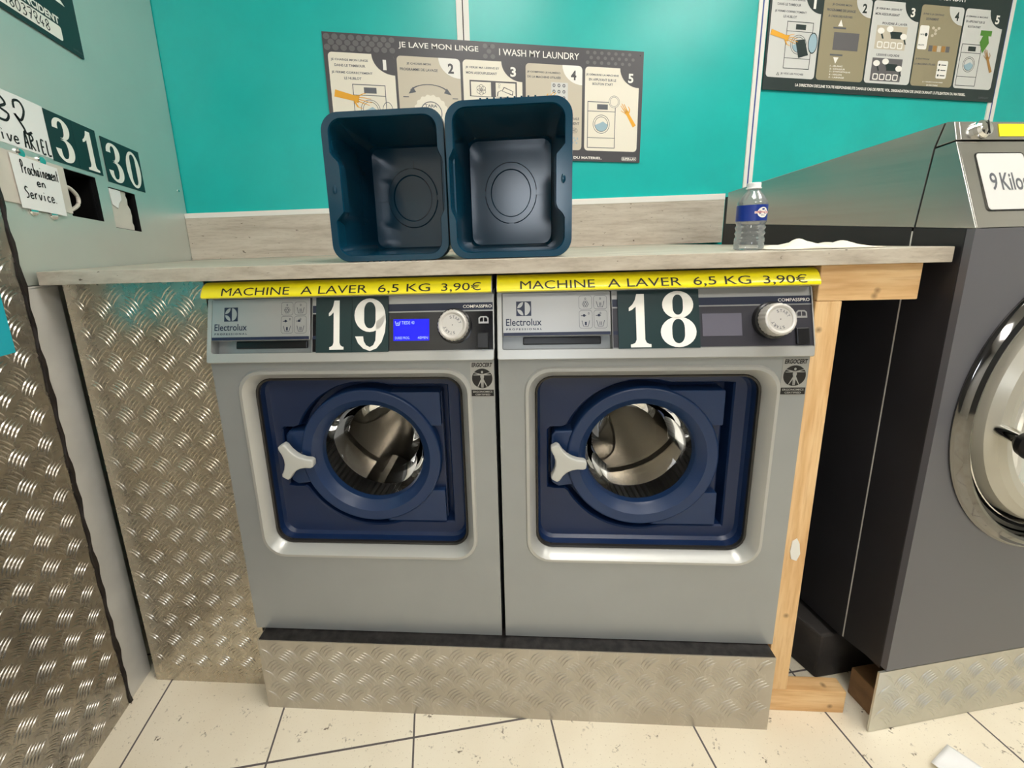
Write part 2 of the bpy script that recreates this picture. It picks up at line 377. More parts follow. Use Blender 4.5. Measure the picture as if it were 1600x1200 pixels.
# ------------------------------------------------------------------ frames
TH = -0.1950; CT, ST = math.cos(TH), math.sin(TH)
def WP(u, v, z): return (.3441+CT*u-ST*v, -.68+ST*u+CT*v, z)       # the washers' row is turned 11 degrees to the room
world = lambda a, b, c: (a, b, c)
KL = -.09
def LW(y, z, h): return (h, y, z+KL*(y+.45))                        # things on the left wall
def BW(x, z, h): return (x, -h, z)                                  # things on the back wall
FP = lambda uu, zz, h: (uu, -h, zz)
NL = math.sqrt(1+.273**2)
def PN(uu, zz, h): return (uu, -.012+(zz-.872)*.273-h/NL, zz+h*.273/NL)   # sloped control panel
# ------------------------------------------------------------------ setting
m = MB(); m.box((-.2, -4.2, -.05), (4.2, .1, 0)); struct(m.build('floor', FLOOR))
m = MB(); m.box((-.2, -4.2, 2.62), (4.2, .1, 2.7)); struct(m.build('ceiling', CEIL))
m = MB(); m.box((-.2, 0, 0), (4.2, .1, 2.62)); struct(m.build('wall_back', TEAL))
m = MB(); m.box((-.2, -4.2, 0), (-.1, 0, 2.62)); struct(m.build('wall_left', WHITE_WALL))
m = MB(); m.box((4.1, -4.2, 0), (4.2, 0, 2.62)); struct(m.build('wall_right', WHITE_WALL))
m = MB(); m.box((-.1, -4.2, 0), (4.1, -4.1, 2.62)); struct(m.build('wall_front', DARK_WALL))
m = MB(); m.box((.9415, -.003, 1.2), (.9840, 0, 2.62)); m.box((.942, -.0045, 1.2), (.9612, -.003, 2.62)); m.box((.9648, -.0045, 1.2), (.9835, -.003, 2.62))
m.box((.9612, -.0034, 1.2), (.9648, -.003, 2.62), 1); struct(m.build('trim_1', [TRIMW, SEAM], fix=False))
for i, (x0, x1) in enumerate(((2.0465, 2.0835), (3.113, 3.1515))):
    m = MB(); m.box((x0, -.003, 1.2), (x1, 0, 2.62)); c = (x0+x1)/2-.0005
    m.box((x0, -.0042, 1.2), (c-.0031, -.003, 2.62)); m.box((c+.0031, -.0042, 1.2), (x1, -.003, 2.62)); m.box((c-.0031, -.0034, 1.2), (c+.0031, -.003, 2.62), 1)
    struct(m.build('trim_%d' % (i+2), [TRIMW, BLUELINE], fix=False))
GLOWP = mat('added_bright_pane', (220, 230, 240), .2, emit=(236, 244, 255), es=11.0); FRAMEM = mat('added_pane_frame_grey', (120, 122, 124), .45)
m = MB(); m.box((.22, -4.1, 1.22), (.78, -4.085, 1.78)); struct(m.build('added_glow_pane', GLOWP))  # unseen glowing pane, added to give the bins and metal bright reflections
m = MB()
for x in (.17, .78): m.box((x, -4.1, 1.17), (x+.05, -4.05, 1.83))
for z in (1.17, 1.78): m.box((.17, -4.1, z), (.83, -4.05, z+.05))
struct(m.build('added_pane_frame', FRAMEM, fix=False))  # frame round the added pane, also unseen
# ceiling lamps (above and behind the viewer)
LSPEC = ((1.25, -1.35, 'nearest the teal wall on the left'), (2.55, -1.35, 'nearest the teal wall on the right'), (1.0, -3.0, 'far from the teal wall on the left'), (2.55, -3.0, 'far from the teal wall on the right'))
for (lx, ly, w) in LSPEC:
    t = empty('ceiling_light', (lx, ly, 2.62), 'square white ceiling light panel '+w, 'light', group='ceiling lights')
    b = (lx, ly, 2.62)
    MB().box((lx-.31, ly-.31, 2.57), (lx+.31, ly+.31, 2.62)).build('lamp_housing', LAMPB, t, b, bevel=.006)
    MB().box((lx-.295, ly-.295, 2.560), (lx+.295, ly+.295, 2.571)).build('diffuser', LAMPM, t, b, bevel=.005)
# ------------------------------------------------------------------ left wall cladding
ys = [-.640, -.478, -.384, -.347, -.249, -.003]
def sheet():
    t = empty('steel_sheet', (0, -.36, 1.04), 'brushed grey steel sheet with two cut-outs covering the left wall above the worktop', 'metal panel')
    b = (0, -.36, 1.04); m = MB()
    H = {1: (1.1835, 1.2895), 3: (1.1735, 1.2765)}
    q = lambda y, z: LW(y, z, 0)
    def quad(y0, z0, y1, z1):
        A = [(y0, z0), (y1, z0), (y1, z1), (y0, z1)]
        P = [(0, y, z) if z <= 1.05 or z >= 2.5 else LW(y, z, 0) for y, z in A]
        m.poly(P); 
    for k in range(5):
        y0, y1 = ys[k], ys[k+1]
        if k in H: quad(y0, 1.04, y1, H[k][0]); quad(y0, H[k][1], y1, 2.6)
        else: quad(y0, 1.04, y1, 2.6)
    m.box((-.006, -.64, 1.039), (-.002, -.003, 1.04))
    m.box((-.006, -.0035, 1.036), (0, -.003, 2.6))
    m.build('sheet', STEEL, t, b, fix=False)
    for (y, z) in ((-.577, 1.292), (-.531, 1.289), (-.578, 1.178), (-.532, 1.176)):
        bm_ = MB(); bm_.lathe([(.0095, 0), (.0095, .003), (.008, .005), (0, .0055)], lambda a, c, h: LW(y+a, z+c, h), 16)
        bm_.build('screw', CHROME, t, b)
    MB().lathe([(.004, 0), (.004, .002), (0, .003)], lambda a, c, h: LW(-.03+a, 1.33+c, h), 12).build('screw', CHROME, t, b)
    return t
sheet()
def hatch(y0, y1, z0, z1, name, label, fill):
    c = LW((y0+y1)/2, z0, -.09); t = empty(name, c, label, 'dispenser')
    m = MB(); d = -.085
    o = [LW(y, z, -.0005) for y, z in ((y0, z0), (y1, z0), (y1, z1), (y0, z1))]; i = [LW(y, z, d) for y, z in ((y0, z0), (y1, z0), (y1, z1), (y0, z1))]
    m.loft([o, i], 0, False, False, True)
    m.build('recess_box', HOLE, t, c, fix=False); fill(t, c); return t
def fillA(t, c):
    m = MB(); P = spline([(-.4765, 1.2515), (-.455, 1.249), (-.438, 1.233), (-.444, 1.212), (-.4765, 1.193)], 6)
    P = [LW(max(y, -.4765), z, -.010) for y, z in P]; m.tube(P, .0042, 10); m.build('spout', OFFW, t, c)
    m = MB()
    for y in (-.3905, -.3865): m.box(LW(y, 1.186, -.012), LW(y+.0012, 1.287, -.008))
    m.build('guide_rail', BLKPL, t, c)
hatch(ys[1], ys[2], 1.1845, 1.2885, 'dispenser_opening', 'black square opening with a pale curved spout under number 31', fillA)
def fillB(t, c):
    m = MB(); P = [(-.3465, 1.1748), (-.268, 1.1748), (-.267, 1.188), (-.271, 1.196), (-.268, 1.215), (-.270, 1.232), (-.277, 1.242), (-.275, 1.256), (-.279, 1.266), (-.277, 1.2752), (-.3465, 1.2752)]
    m.slab(P, LW, -.010, -.006); m.build('cover_plate', OFFW, t, c)
    m = MB(); m.slab([(-.337, 1.2335), (-.318, 1.226), (-.312, 1.240), (-.300, 1.252), (-.300, 1.2752), (-.341, 1.2752)], LW, -.006, -.003); m.build('chute', PAPER, t, c, bevel=.003)
hatch(ys[3], ys[4], 1.1745, 1.2755, 'dispenser_opening', 'opening filled with pale plastic and a ragged black edge under number 30', fillB)
# aluminium corner strip and tread plate on the left wall
m = MB(); m.box((-.004, -.640, 0), (.004, -.566, 1.033)); m.box((-.004, -.640, 1.0335), (.003, -.566, 1.0375))
tag(m.build('corner_strip', ALU, bevel=.001), 'plain vertical aluminium strip between the two tread plate panels at the left', 'metal strip')
t = empty('tread_plate_cladding', (0, -1.2, 0), 'dark tread plate panel on the left wall at the edge of the photo', 'metal panel'); b = (0, -1.2, 0)
m = MB(); m.box((-.004, -1.75, 0), (.006, -.652, 1.3)); tread(m, (-1.75, 0, -.653, 1.25), lambda a, bb, h: (.006+h, a, bb), (-.7105, .0075), mi=0, hgt=.0021)
m.build('plate', TREAD_L, t, b, fix=False)
m = MB(); n = 60
def seal_loop(k):
    z = 1.3*k/n; j = lambda s: .0018*math.sin(k*1.7+s)+.0016*math.sin(k*.61+2*s)
    return [(-.002, -.643, z), (.0085+j(1)*.4, -.6435+j(2), z), (.009, -.650+j(3), z), (-.002, -.652, z)]
m.loft([seal_loop(k) for k in range(n+1)], 0, False, True, True)
m.build('edge_seal', SEALB, t, b)['label'] = 'ragged black sealing strip'
# cyan board on the tread plate
m = MB(); m.box((.0082, -1.1, .918), (.0125, -.702, 1.20))
tag(m.build('cyan_board', BLUEBD, bevel=.001), 'bright cyan board fixed on the dark tread plate at the left edge', 'board')
# number tiles and notices on the steel sheet
def tile(y0, y1, z0, z1, chars, label, grp=None):
    c = LW((y0+y1)/2, z0, 0); t = empty('number_tile', c, label, 'number sign', group=grp)
    MB().slab([(y0, z0), (y1, z0), (y1, z1), (y0, z1)], LW, .0002, .0016).build('tile', GREENP, t, c)
    m = MB(); n = len(chars); w = (y1-y0)/n
    for k, ch in enumerate(chars):
        numeral(m, ch, (y0+w*k+(.009 if n < 2 else .006), z0+.005, y0+w*(k+1)-(.005 if n < 2 else .004)+(0 if ch != '1' else .0), z1-.008), LW, .0020)
    m.build('numeral', WHITET, t, c, fix=False)
tile(-.496, -.4263, 1.2995, 1.4065, '3', 'dark green tile with white numeral 3, left half of number 31')
tile(-.4257, -.356, 1.2995, 1.4065, '1', 'dark green tile with white numeral 1, right half of number 31')
tile(-.341, -.202, 1.290, 1.400, '30', 'dark green tile with white number 30 on the steel sheet')
c = LW(-.56, 1.305, 0); t = empty('paper_notice', c, 'white paper notice with a large handwritten 32, left of number 31', 'notice')
MB().slab([(-.70, 1.306), (-.4965, 1.302), (-.4965, 1.4085), (-.70, 1.4085)], LW, .0002, .0008).build('sheet', PAPER, t, c)
m = MB(); handwrite(m, '3', -.612, 1.348, .042, .045, .0048, LW, .0012); handwrite(m, '2', -.572, 1.336, .040, .062, .0048, LW, .0012)
handwrite(m, 'Les', -.668, 1.312, .0145, .024, .003, LW, .0012); handwrite(m, 'sive', -.622, 1.3105, .0135, .026, .003, LW, .0012)
handwrite(m, 'ARIEL', -.559, 1.3075, .0125, .029, .0036, LW, .0012); m.build('handwriting', INK, t, c, fix=False)
m = MB(); m.slab([(-.66, 1.1885), (-.4785, 1.1885), (-.4785, 1.2905), (-.66, 1.2905)], LW, .0003, .003)
tag(m.build('blank_plate', OFFW, bevel=.0008), 'pale blank plate on the steel sheet behind the handwritten note', 'plate')
c = LW(-.55, 1.186, 0); t = empty('paper_note', c, 'small white note with Prochainement en Service handwritten on it', 'notice')
MB().slab([(-.605, 1.181), (-.5025, 1.179), (-.500, 1.2815), (-.606, 1.286)], LW, .0056, .0062).build('sheet', PAPER, t, c)
m = MB(); handwrite(m, 'Prochainement', -.588, 1.2515, .0066, .025, .0023, LW, .0068)
handwrite(m, 'en', -.561, 1.231, .0110, .018, .0025, LW, .0068); handwrite(m, 'Service.', -.592, 1.203, .0096, .022, .0025, LW, .0068)
m.build('handwriting', INK, t, c, fix=False)
c = LW(-.45, 1.55, 0); t = empty('incident_sign', c, 'dark green sign headed INCIDENT with a handwritten phone number, top left', 'sign')
MB().slab([(-.80, 1.5725), (-.342, 1.5725), (-.342, 1.85), (-.80, 1.85)], LW, .0004, .004).build('board', GREENP, t, c)
MB().slab(rrect(-.553, 1.598, .31, .030, .005), LW, .0042, .0045).build('number_field', WHITET, t, c)
m = MB(); handwrite(m, '048037248', -.549, 1.5875, .0134, .021, .0022, LW, .0050); m.build('handwriting', INK, t, c, fix=False)
m = MB(); text(m, 'INCIDENT', (-.488, 1.6165, -.399, 1.6325), LW, .0045, bold=.035); text(m, "EN CAS D'", (-.60, 1.6165, -.495, 1.6325), LW, .0045, bold=.035)
m.flat([(-.40, 1.668), (-.372, 1.668), (-.392, 1.685)], LW, .0045); text(m, 'SUPER-LAV', (-.372, 1.579, -.346, 1.584), LW, .0045, 1)
m.build('lettering', [WHITET, GREYT], t, c, fix=False)
# ------------------------------------------------------------------ backsplash, worktop
KB = .0157
zb_ = lambda x: 1.204+KB*x*.85
t = empty('backsplash', (.98, -.01, 1.066), 'grey wood-effect splashback board along the teal wall with a white top edge', 'splashback'); b = (.98, -.01, 1.066)
m = MB(); P = [(0.001, 1.0665), (1.962, 1.0665), (1.962, zb_(1.962)), (0.001, zb_(0))]
m.slab(P, lambda a, c, h: (a, -h, c), .001, .020); m.build('board', LAMI, t, b)
m = MB(); m.slab([(0.001, zb_(0)), (1.962, zb_(1.962)), (1.962, zb_(1.962)+.0225), (0.001, zb_(0)+.0165)], lambda a, c, h: (a, -h, c), .001, .0212); m.build('top_edge', TRIMW, t, b, bevel=.001)
def wk(u_, v_, z_): return WP(u_, v_, z_)
A = WP(-.3355, -.0064, 0); B_ = WP(1.4137, -.0064, 0)
pts = [(A[0], A[1]), (B_[0], B_[1]), (1.731, -.36), (1.72, -.021), (.008, -.021), (.008, A[1]+.02)]
m = MB(); m.slab(pts, lambda a, c, h: (a, c, h), 1.0387, 1.0661)
o = m.build('worktop', LAMI, bevel=.0012); tag(o, 'long grey wood-effect worktop above the two washing machines', 'worktop')
# ------------------------------------------------------------------ tread plate panel left of the washers, plinth, timber
def wroot(name, u_, v_, z_, label, cat, group=None): return empty(name, WP(u_, v_, z_), label, cat, TH, group), (u_, v_, z_)
t, b = wroot('tread_plate_cladding', -.17, .022, 0, 'warm grey tread plate panel between the corner strip and machine 19', 'metal panel')
m = MB(); m.box((-.3175, .022, 0), (-.004, .026, 1.037)); tread(m, (-.316, .004, -.004, 1.035), lambda a, c, h: (a, .022-h, c), (-.3035, .0005))
o = m.build('plate', TREAD_B, t, b, fix=False)
t, b = wroot('tread_plate_plinth', .6, -.03, 0, 'worn tread plate plinth under the two washing machines', 'plinth')
m = MB(); m.box((.0197, -.0304, 0), (1.19, .5, .1975)); tread(m, (.022, .004, 1.188, .196), lambda a, c, h: (a, -.0304-h, c), (.088, .148), k=1.15)
m.build('plate', TREAD_P, t, b, fix=False)
m = MB(); m.poly([(.0215, -.0285, .1990), (1.189, -.0285, .1990), (1.189, .02, .1990), (.028, .02, .1990)]); m.box((.0215, -.0285, .1976), (1.189, .4, .1989)); m.build('top_strip', RUBBER, t, b)['label'] = 'dirty black strip along the top of the plinth'
PINE = pine('pine_beam', ((.012, -.024, -.026), (.016, -.024, -.016)), 'x'); PINE2 = pine('pine_post', ((.0, -.023, -.25), (-.012, -.023, .4), (.01, -.023, -.62))); PINE3 = pine('pine_sill', ((.06, -.018, -.012), (.05, -.002, .03)), 'x')
def timber(name, a, b_, label, mt):
    c = ((a[0]+b_[0])/2, (a[1]+b_[1])/2, (a[2]+b_[2])/2); o = MB().box(a, b_).build(name, mt, None, c, bevel=.002)
    o.location = WP(*c); o.rotation_euler = (0, 0, TH); return tag(o, label, 'timber')
timber('wooden_beam', (1.206, .012, .9705), (1.383, .057, 1.0382), 'short knotty pine beam under the right end of the worktop', PINE)
po = timber('wooden_post', (1.2045, .012, .0605), (1.2515, .057, .970), 'upright pine post standing right of machine 18', PINE2)
m = MB(); P = [(1.219, .455), (1.217, .43), (1.221, .412), (1.232, .408), (1.238, .425), (1.234, .45), (1.228, .462)]
m.slab(P, lambda a, c, h: (a, .0118-h, c), 0, .002); o = m.build('tape_scrap', TRIMW, po, (1.228, .0345, .51525)); o['label'] = 'scrap of white tape'
timber('wooden_sill', (1.2, .012, 0), (1.384, .046, .060), 'pine block lying on the floor below the upright post', PINE3)
# ------------------------------------------------------------------ washing machines
def polar(poly, c, ang):
    out = []; n = len(poly)
    for a in ang:
        dx, dy = math.cos(a), math.sin(a); best = 0
        for i in range(n):
            x1, y1 = poly[i][0]-c[0], poly[i][1]-c[1]; x2, y2 = poly[(i+1) % n][0]-c[0], poly[(i+1) % n][1]-c[1]
            ex, ey = x2-x1, y2-y1; den = dx*ey-dy*ex
            if abs(den) < 1e-12: continue
            tt = (x1*ey-y1*ex)/den; s_ = (x1*dy-y1*dx)/den
            if tt > best and -1e-9 <= s_ <= 1+1e-9: best = tt
        out.append((c[0]+dx*best, c[1]+dy*best))
    return out
LIDP = [(.006, 1.0015), (.0008, 1.0035), (.0, 1.0065), (.0035, 1.0145), (.0085, 1.0225), (.0145, 1.0285), (.024, 1.0322), (.045, 1.0342)]
_al = [0]
for i in range(1, len(LIDP)): _al.append(_al[-1]+math.dist(LIDP[i], LIDP[i-1]))
def LD(uu, s, h):                                                   # along the rounded front edge of the lid
    s = max(0, min(s, _al[-1]-1e-6)); i = max(k for k in range(len(_al)) if _al[k] <= s); i = min(i, len(LIDP)-2)
    q = (s-_al[i])/(_al[i+1]-_al[i]); (v0, z0), (v1, z1) = LIDP[i], LIDP[i+1]; l = math.dist(LIDP[i], LIDP[i+1])
    nv, nz = -(z1-z0)/l, (v1-v0)/l
    return (uu, v0+q*(v1-v0)+nv*h, z0+q*(z1-z0)+nz*h)
DC = (.3045, .628)
def washer(u0, num, label, lcd):
    t = empty('washing_machine', WP(u0+.2975, 0, .2009), label, 'washing machine', TH, 'silver washing machines')
    b = (.2975, 0, .2009)
    R = lambda p, v: [(q[0], v, q[1]) for q in p]
    m = MB(); m.loft([R(rrect(.2975, .535, .595, .668, .001), .004), R(rrect(.2975, .535, .595, .668, .001), .62)], 0, False, False, True)
    m.loft([[(uu, v, z) for uu, v, z in ((.0, .1, .869), (.595, .1, .869), (.595, .62, .869), (0, .62, .869))], [(uu, v, z) for uu, v, z in ((.0, .1, 1.001), (.595, .1, 1.001), (.595, .62, 1.001), (0, .62, 1.001))]], 0, False, True, True)
    m.build('cabinet', SILVER, t, b)
    m = MB(); m.loft([[(uu, v, z) for v, z in LIDP]+[(uu, .62, 1.0342), (uu, .62, 1.001)] for uu in (0, .595)], 0, False, True, True); m.build('lid', SILVER, t, b)
    OUT = rrect(.2975, .53445, .595, .6671, .0012)
    F0 = rrect(.2995, .6265, .497, .449, .052)
    m = MB(); m.loft([R(OUT, .004), R(OUT, 0), R(F0, 0)], 0, False); m.build('front_panel', SILVER, t, b)
    m = MB(); m.loft([R(F0, 0), R(rrect(.2995, .6265, .492, .444, .050), -.004), R(rrect(.2995, .6262, .480, .432, .046), -.0045), R(rrect(.2993, .6255, .466, .418, .042), .004), R(rrect(.299, .624, .452, .403, .037), .021)], 0, True)
    m.build('door_frame', SILVER_L, t, b)
    m = MB(); m.loft([R(rrect(.299, .624, .452, .403, .037), .021), R(rrect(.299, .624, .448, .399, .035), .0195), R(rrect(.299, .624, .442, .393, .033), .021), R(rrect(.299, .624, .440, .391, .032), .027)], 0, True); m.build('frame_seal', GASKET, t, b)
    # navy pan with the cut-out the door sits in
    ang = [2*pi*i/144 for i in range(144)]
    loops = []
    for (w, h, r_, v) in ((.440, .391, .032, .027), (.437, .388, .032, .042), (.428, .379, .03, .0495), (.414, .365, .028, .0515)):
        loops.append(R(polar(rrect(.299, .624, w, h, r_, 10), DC, ang), v))
    hole = circ(DC[0], DC[1], .180, 96)
    hp = polar(hole, DC, ang)
    for i, a in enumerate(ang):
        dx, dy = math.cos(a), math.sin(a)
        if dx > 1e-6:
            tr = .186/dx; tt = min(tr, (.172/dy if dy > 1e-9 else 9), (-.170/dy if dy < -1e-9 else 9))
            if tt > math.dist(hp[i], DC): hp[i] = (DC[0]+dx*tt, DC[1]+dy*tt)
        else:
            tl = .205/-dx if dx < -1e-6 else 9; tt = min(tl, (.072/dy if dy > 1e-9 else 9), (-.078/dy if dy < -1e-9 else 9))
            if tt > math.dist(hp[i], DC): hp[i] = (DC[0]+dx*tt, DC[1]+dy*tt)
    loops += [R(hp, .052), R([(DC[0]+(a-DC[0])*.985, DC[1]+(c-DC[1])*.985) for a, c in hp], .056), R([(DC[0]+(a-DC[0])*.97, DC[1]+(c-DC[1])*.97) for a, c in hp], .088), R(circ(DC[0], DC[1], .137, 144), .09)]
    m = MB(); m.loft(loops, 0, True); o = m.build('door_recess', NAVYP, t, b)
    DF = lambda a, c, h: (DC[0]+a, h, DC[1]+c)
    # door
    m = MB(); m.lathe([(.1165, .076), (.119, .063), (.124, .056), (.1345, .0480), (.1375, .0450), (.158, .0442), (.1605, .0455), (.1622, .0485), (.163, .053), (.163, .0875), (.13, .0875)], DF, 96)
    d = m.build('door', NAVY, t, b)
    for P_ in ([(.330, .463), (.4695, .463), (.471, .466), (.471, .5405), (.4695, .543), (.425, .543), (.412, .520), (.380, .496)], [(.330, .781), (.380, .758), (.412, .736), (.423, .702), (.4695, .702), (.471, .705), (.471, .778), (.4695, .781)]):
        MB().slab(P_, FP, -.086, -.0500).build('hinge', NAVY, d, b, bevel=.0015)
    m = MB(); m.box((.4365, .064, .465), (.4735, .0875, .779)); m.build('hinge_plate', NAVYP, d, b, bevel=.003)
    m = MB(); m.slab([(.181, .565), (.125, .556), (.110, .566), (.107, .62), (.110, .68), (.118, .690), (.176, .692), (.174, .64)], FP, -.086, -.0495); m.build('latch_block', NAVY, d, b, bevel=.004)
    m = MB(); m.lathe([(.0, .178), (.04, .176), (.07, .168), (.09, .150), (.103, .118), (.112, .088), (.1165, .075)], DF, 64); m.build('window_glass', GLASS, d, b)
    m = MB(); n = 120
    m.loft([[DF(r_*math.cos(2*pi*i/n), r_*math.sin(2*pi*i/n), h) for i in range(n)] for r_, h in ((.1165, .0745), (.121, .080))]+[[DF((r_+(.0018 if i % 2 else -.0018))*math.cos(2*pi*i/n), (r_+(.0018 if i % 2 else -.0018))*math.sin(2*pi*i/n), h) for i in range(n)] for r_, h in ((.124, .086), (.129, .135))]+[[DF(q_*math.cos(2*pi*i/n), q_*math.sin(2*pi*i/n), h_) for i in range(n)] for q_, h_ in ((.131, .150), (.142, .158), (.175, .162))], 0, True)
    m.build('door_seal', GASKET, d, b)
    # handle: three rounded arms round a hub
    hc = (.136, .628); tips = ((.112, .669), (.113, .588), (.182, .624)); O = []
    ta = [math.atan2(q[1]-hc[1], q[0]-hc[0]) for q in tips]; order = sorted(range(3), key=lambda k: ta[k])
    for k in range(3):
        i0 = order[k]; a = ta[i0]; p = tips[i0]; wv = .0105; nx, ny = -math.sin(a), math.cos(a)
        O += [(p[0]-nx*wv-.006*math.cos(a), p[1]-ny*wv-.006*math.sin(a)), (p[0]-nx*wv*.7, p[1]-ny*wv*.7), (p[0]+nx*wv*.7, p[1]+ny*wv*.7), (p[0]+nx*wv-.006*math.cos(a), p[1]+ny*wv-.006*math.sin(a))]
        i1 = order[(k+1) % 3]; a2 = ta[i1]+(2*pi if k == 2 else 0); am = (a+a2)/2; p2 = tips[i1]
        q0 = O[-1]; n2 = (-math.sin(a2), math.cos(a2)); q2 = (p2[0]-n2[0]*wv-.006*math.cos(a2), p2[1]-n2[1]*wv-.006*math.sin(a2)); qc = (hc[0]+.010*math.cos(am), hc[1]+.010*math.sin(am))
        for s in (.2, .4, .6, .8): O.append(tuple((1-s)**2*q0[j]+2*s*(1-s)*qc[j]+s*s*q2[j] for j in (0, 1)))
    m = MB(); m.slab(O, FP, -.036, -.018); hd = m.build('handle', HANDLE, d, b, bevel=.004, seg=3)
    for p_ in hd.data.polygons: p_.use_smooth = True
    MB().lathe([(.012, .0495), (.012, .035)], lambda a, c, h: (hc[0]+a, h, hc[1]+c), 20, cap0=True, cap1=True).build('handle_shaft', CHROME, d, b)
    # drum with lifters
    m = MB(); m.lathe([(.172, .163), (.236, .166), (.244, .176), (.244, .40), (.236, .412), (.10, .42), (.06, .405), (0, .405)], DF, 64); dr = m.build('drum', DRUM, t, b)
    for k, a in enumerate((100, 220, 340)):
        a = R_(a+(0 if num == '18' else 35)); L = []
        for v, s in ((.18, .6), (.21, 1), (.36, 1), (.40, .6)):
            L.append([DF(rr*math.cos(a+da), rr*math.sin(a+da), v) for rr, da in ((.243, -.26), (.205, -.14), (.243-.07*s, -.05), (.243-.07*s, .05), (.205, .14), (.243, .26))])
        m = MB(); m.loft(L, 0, True, True, True, closed=False); m.build('drum_lifter', DRUM, dr, b)
    for k in range(3):                                              # raised drop-shaped pressings on the drum back
        a = R_(20+120*k+(0 if num == '18' else 50)); L = []
        for sc_, hh in ((1, .409), (.94, .398), (.80, .394), (.02, .392)):
            O_ = []
            for i in range(28):
                w_ = 2*pi*i/28; rr, tt = .125+.085*sc_*math.cos(w_), .052*sc_*math.sin(w_)*(1+.45*math.cos(w_))
                O_.append(DF(rr*math.cos(a)-tt*math.sin(a), rr*math.sin(a)+tt*math.cos(a), hh))
            L.append(O_)
        m = MB(); m.loft(L, 0, True); m.build('drum_pressing', DRUM, dr, b)
    # control panel: frame with a real recess for drawer and display
    prof_o = [(0, .0), (.595, 0)]
    O4 = rrect(.2975, .9355, .597, .131, .004, 6); I4 = rrect(.303, .9435, .588, .1095, .004, 6)
    m = MB(); m.loft([[PN(a, c, -.05) for a, c in O4], [PN(a, c, -.002) for a, c in O4], [PN(.2975+(a-.2975)*.996, .9355+(c-.9355)*.98, 0) for a, c in O4], [PN(a, c, 0) for a, c in I4], [PN(a, c, -.004) for a, c in I4]], 0, False)
    m.build('panel_frame', SILVER_L, t, b); cp = None
    m = MB(); W1 = rrect(.2275, .943, .0015, .108, .0005)
    m.slab([(.2235, .889), (.5965, .889), (.5965, .998), (.2235, .998)], PN, -.03, -.003)
    cp = m.build('control_panel', PANEL_S, t, b)
    m = MB(); m.loft([[PN(a, c, h) for a, c in ((.009, .889), (.2235, .889), (.2235, .998), (.009, .998))] for h in (-.001, -.024)], 0, False, False, True); m.build('drawer_recess', SILVER, t, b, fix=False)
    m = MB(); m.slab([(.0105, .9145), (.2205, .9145), (.2205, .9975), (.0105, .9975)], PN, -.020, .0015); dw = m.build('detergent_drawer', PANEL_S, t, b, bevel=.001)
    m = MB(); m.slab([(.050, .8985), (.205, .8985), (.205, .9135), (.050, .9135)], PN, -.0235, -.019); m.build('drawer_grip', BLKPL, dw, b, bevel=.002)
    m = MB(); m.flat([(.0115, .9155), (.2195, .9155), (.2195, .9215), (.0115, .9215)], PN, .0018)
    sq = (.0375, .953, .067, .981); m.flat([(sq[0], sq[1]), (sq[2], sq[1]), (sq[2], sq[3]), (sq[0], sq[3])], PN, .0018)
    text(m, 'Electrolux', (.017, .9345, .087, .9480), PN, .0018, bold=.012); text(m, 'P R O F E S S I O N A L', (.0175, .9262, .0875, .9298), PN, .0018, bold=.03)
    cx, cy, rr = .0523, .967, .0128
    E_ = [(cx+rr*.08, cy-rr), (cx+rr*.08, cy+rr)]
    m.flat([(cx+rr*.16+rr*.84*math.cos(R_(x)), cy+rr*math.sin(R_(x))*.99) for x in range(-90, 91, 12)], PN, .0021, 1)
    for s in (1, -1):
        arc = [(cx-rr*.04+rr*.96*math.cos(R_(x)), cy+s*rr*.99*math.sin(R_(x))) for x in range(92, 177, 12)]
        inn = [((1-q)**2*arc[-1][0]+2*q*(1-q)*(cx-rr*.12)+q*q*arc[0][0], (1-q)**2*arc[-1][1]+2*q*(1-q)*(cy+s*rr*.12)+q*q*arc[0][1]) for q in (.2, .4, .6, .8)]
        m.flat(arc+inn, PN, .0021, 1)
    for (x0, z0) in ((.160, .9635), (.1885, .9635), (.160, .9275), (.1885, .9275)):
        hh = .026 if z0 > .95 else .034; cc = (x0+.0125, z0+hh/2)
        ringf(m, rrect(cc[0], cc[1], .0255, hh, .005), rrect(cc[0], cc[1], .0245, hh-.001, .0045), PN, .0018)
        if x0 < .17 and z0 > .95:
            for k in range(6): ringf(m, circ(cc[0]+.0042*math.cos(k*pi/3), cc[1]-.003+.0042*math.sin(k*pi/3), .0024, 10), circ(cc[0]+.0042*math.cos(k*pi/3), cc[1]-.003+.0042*math.sin(k*pi/3), .0017, 10), PN, .0018)
        else:
            ribbon(m, [(cc[0]-.0075, z0+.015), (cc[0]-.0045, z0+.004), (cc[0]+.0045, z0+.004), (cc[0]+.0075, z0+.015)], .001, PN, .0018)
            text(m, 'II' if x0 > .17 else 'I', (cc[0]-.0018, z0+.006, cc[0]+.0018, z0+.0125), PN, .0018)
            if z0 < .95:
                ribbon(m, [(cc[0]-.009, z0+.024), (cc[0]+.001, z0+.024)], .0014, PN, .0018); m.flat(circ(cc[0]-.003, z0+.0245, .0026, 10), PN, .0018)
        ringf(m, circ(cc[0]+(.006 if x0 < .17 and z0 < .95 else 0), z0+hh-.006, .0016, 8, .0022), circ(cc[0]+(.006 if x0 < .17 and z0 < .95 else 0), z0+hh-.006, .0009, 8, .0014), PN, .0018)
    m.build('printed_logo', [NAVYT, PANEL_S], dw, b, fix=False)
    # display side
    m = MB(); m.slab([(.225, .8905), (.5955, .8905), (.5955, .9645), (.225, .9645)], PN, -.003, -.0018); db = m.build('display_panel', DISPB if lcd else DISPG, cp, b)
    m = MB(); m.flat([(.225, .9672), (.5955, .9672), (.5955, .9815), (.225, .9815)], PN, -.0022); text(m, 'COMPASSPRO', (.535, .9712, .5925, .9770), PN, -.0019, 1, bold=.01)
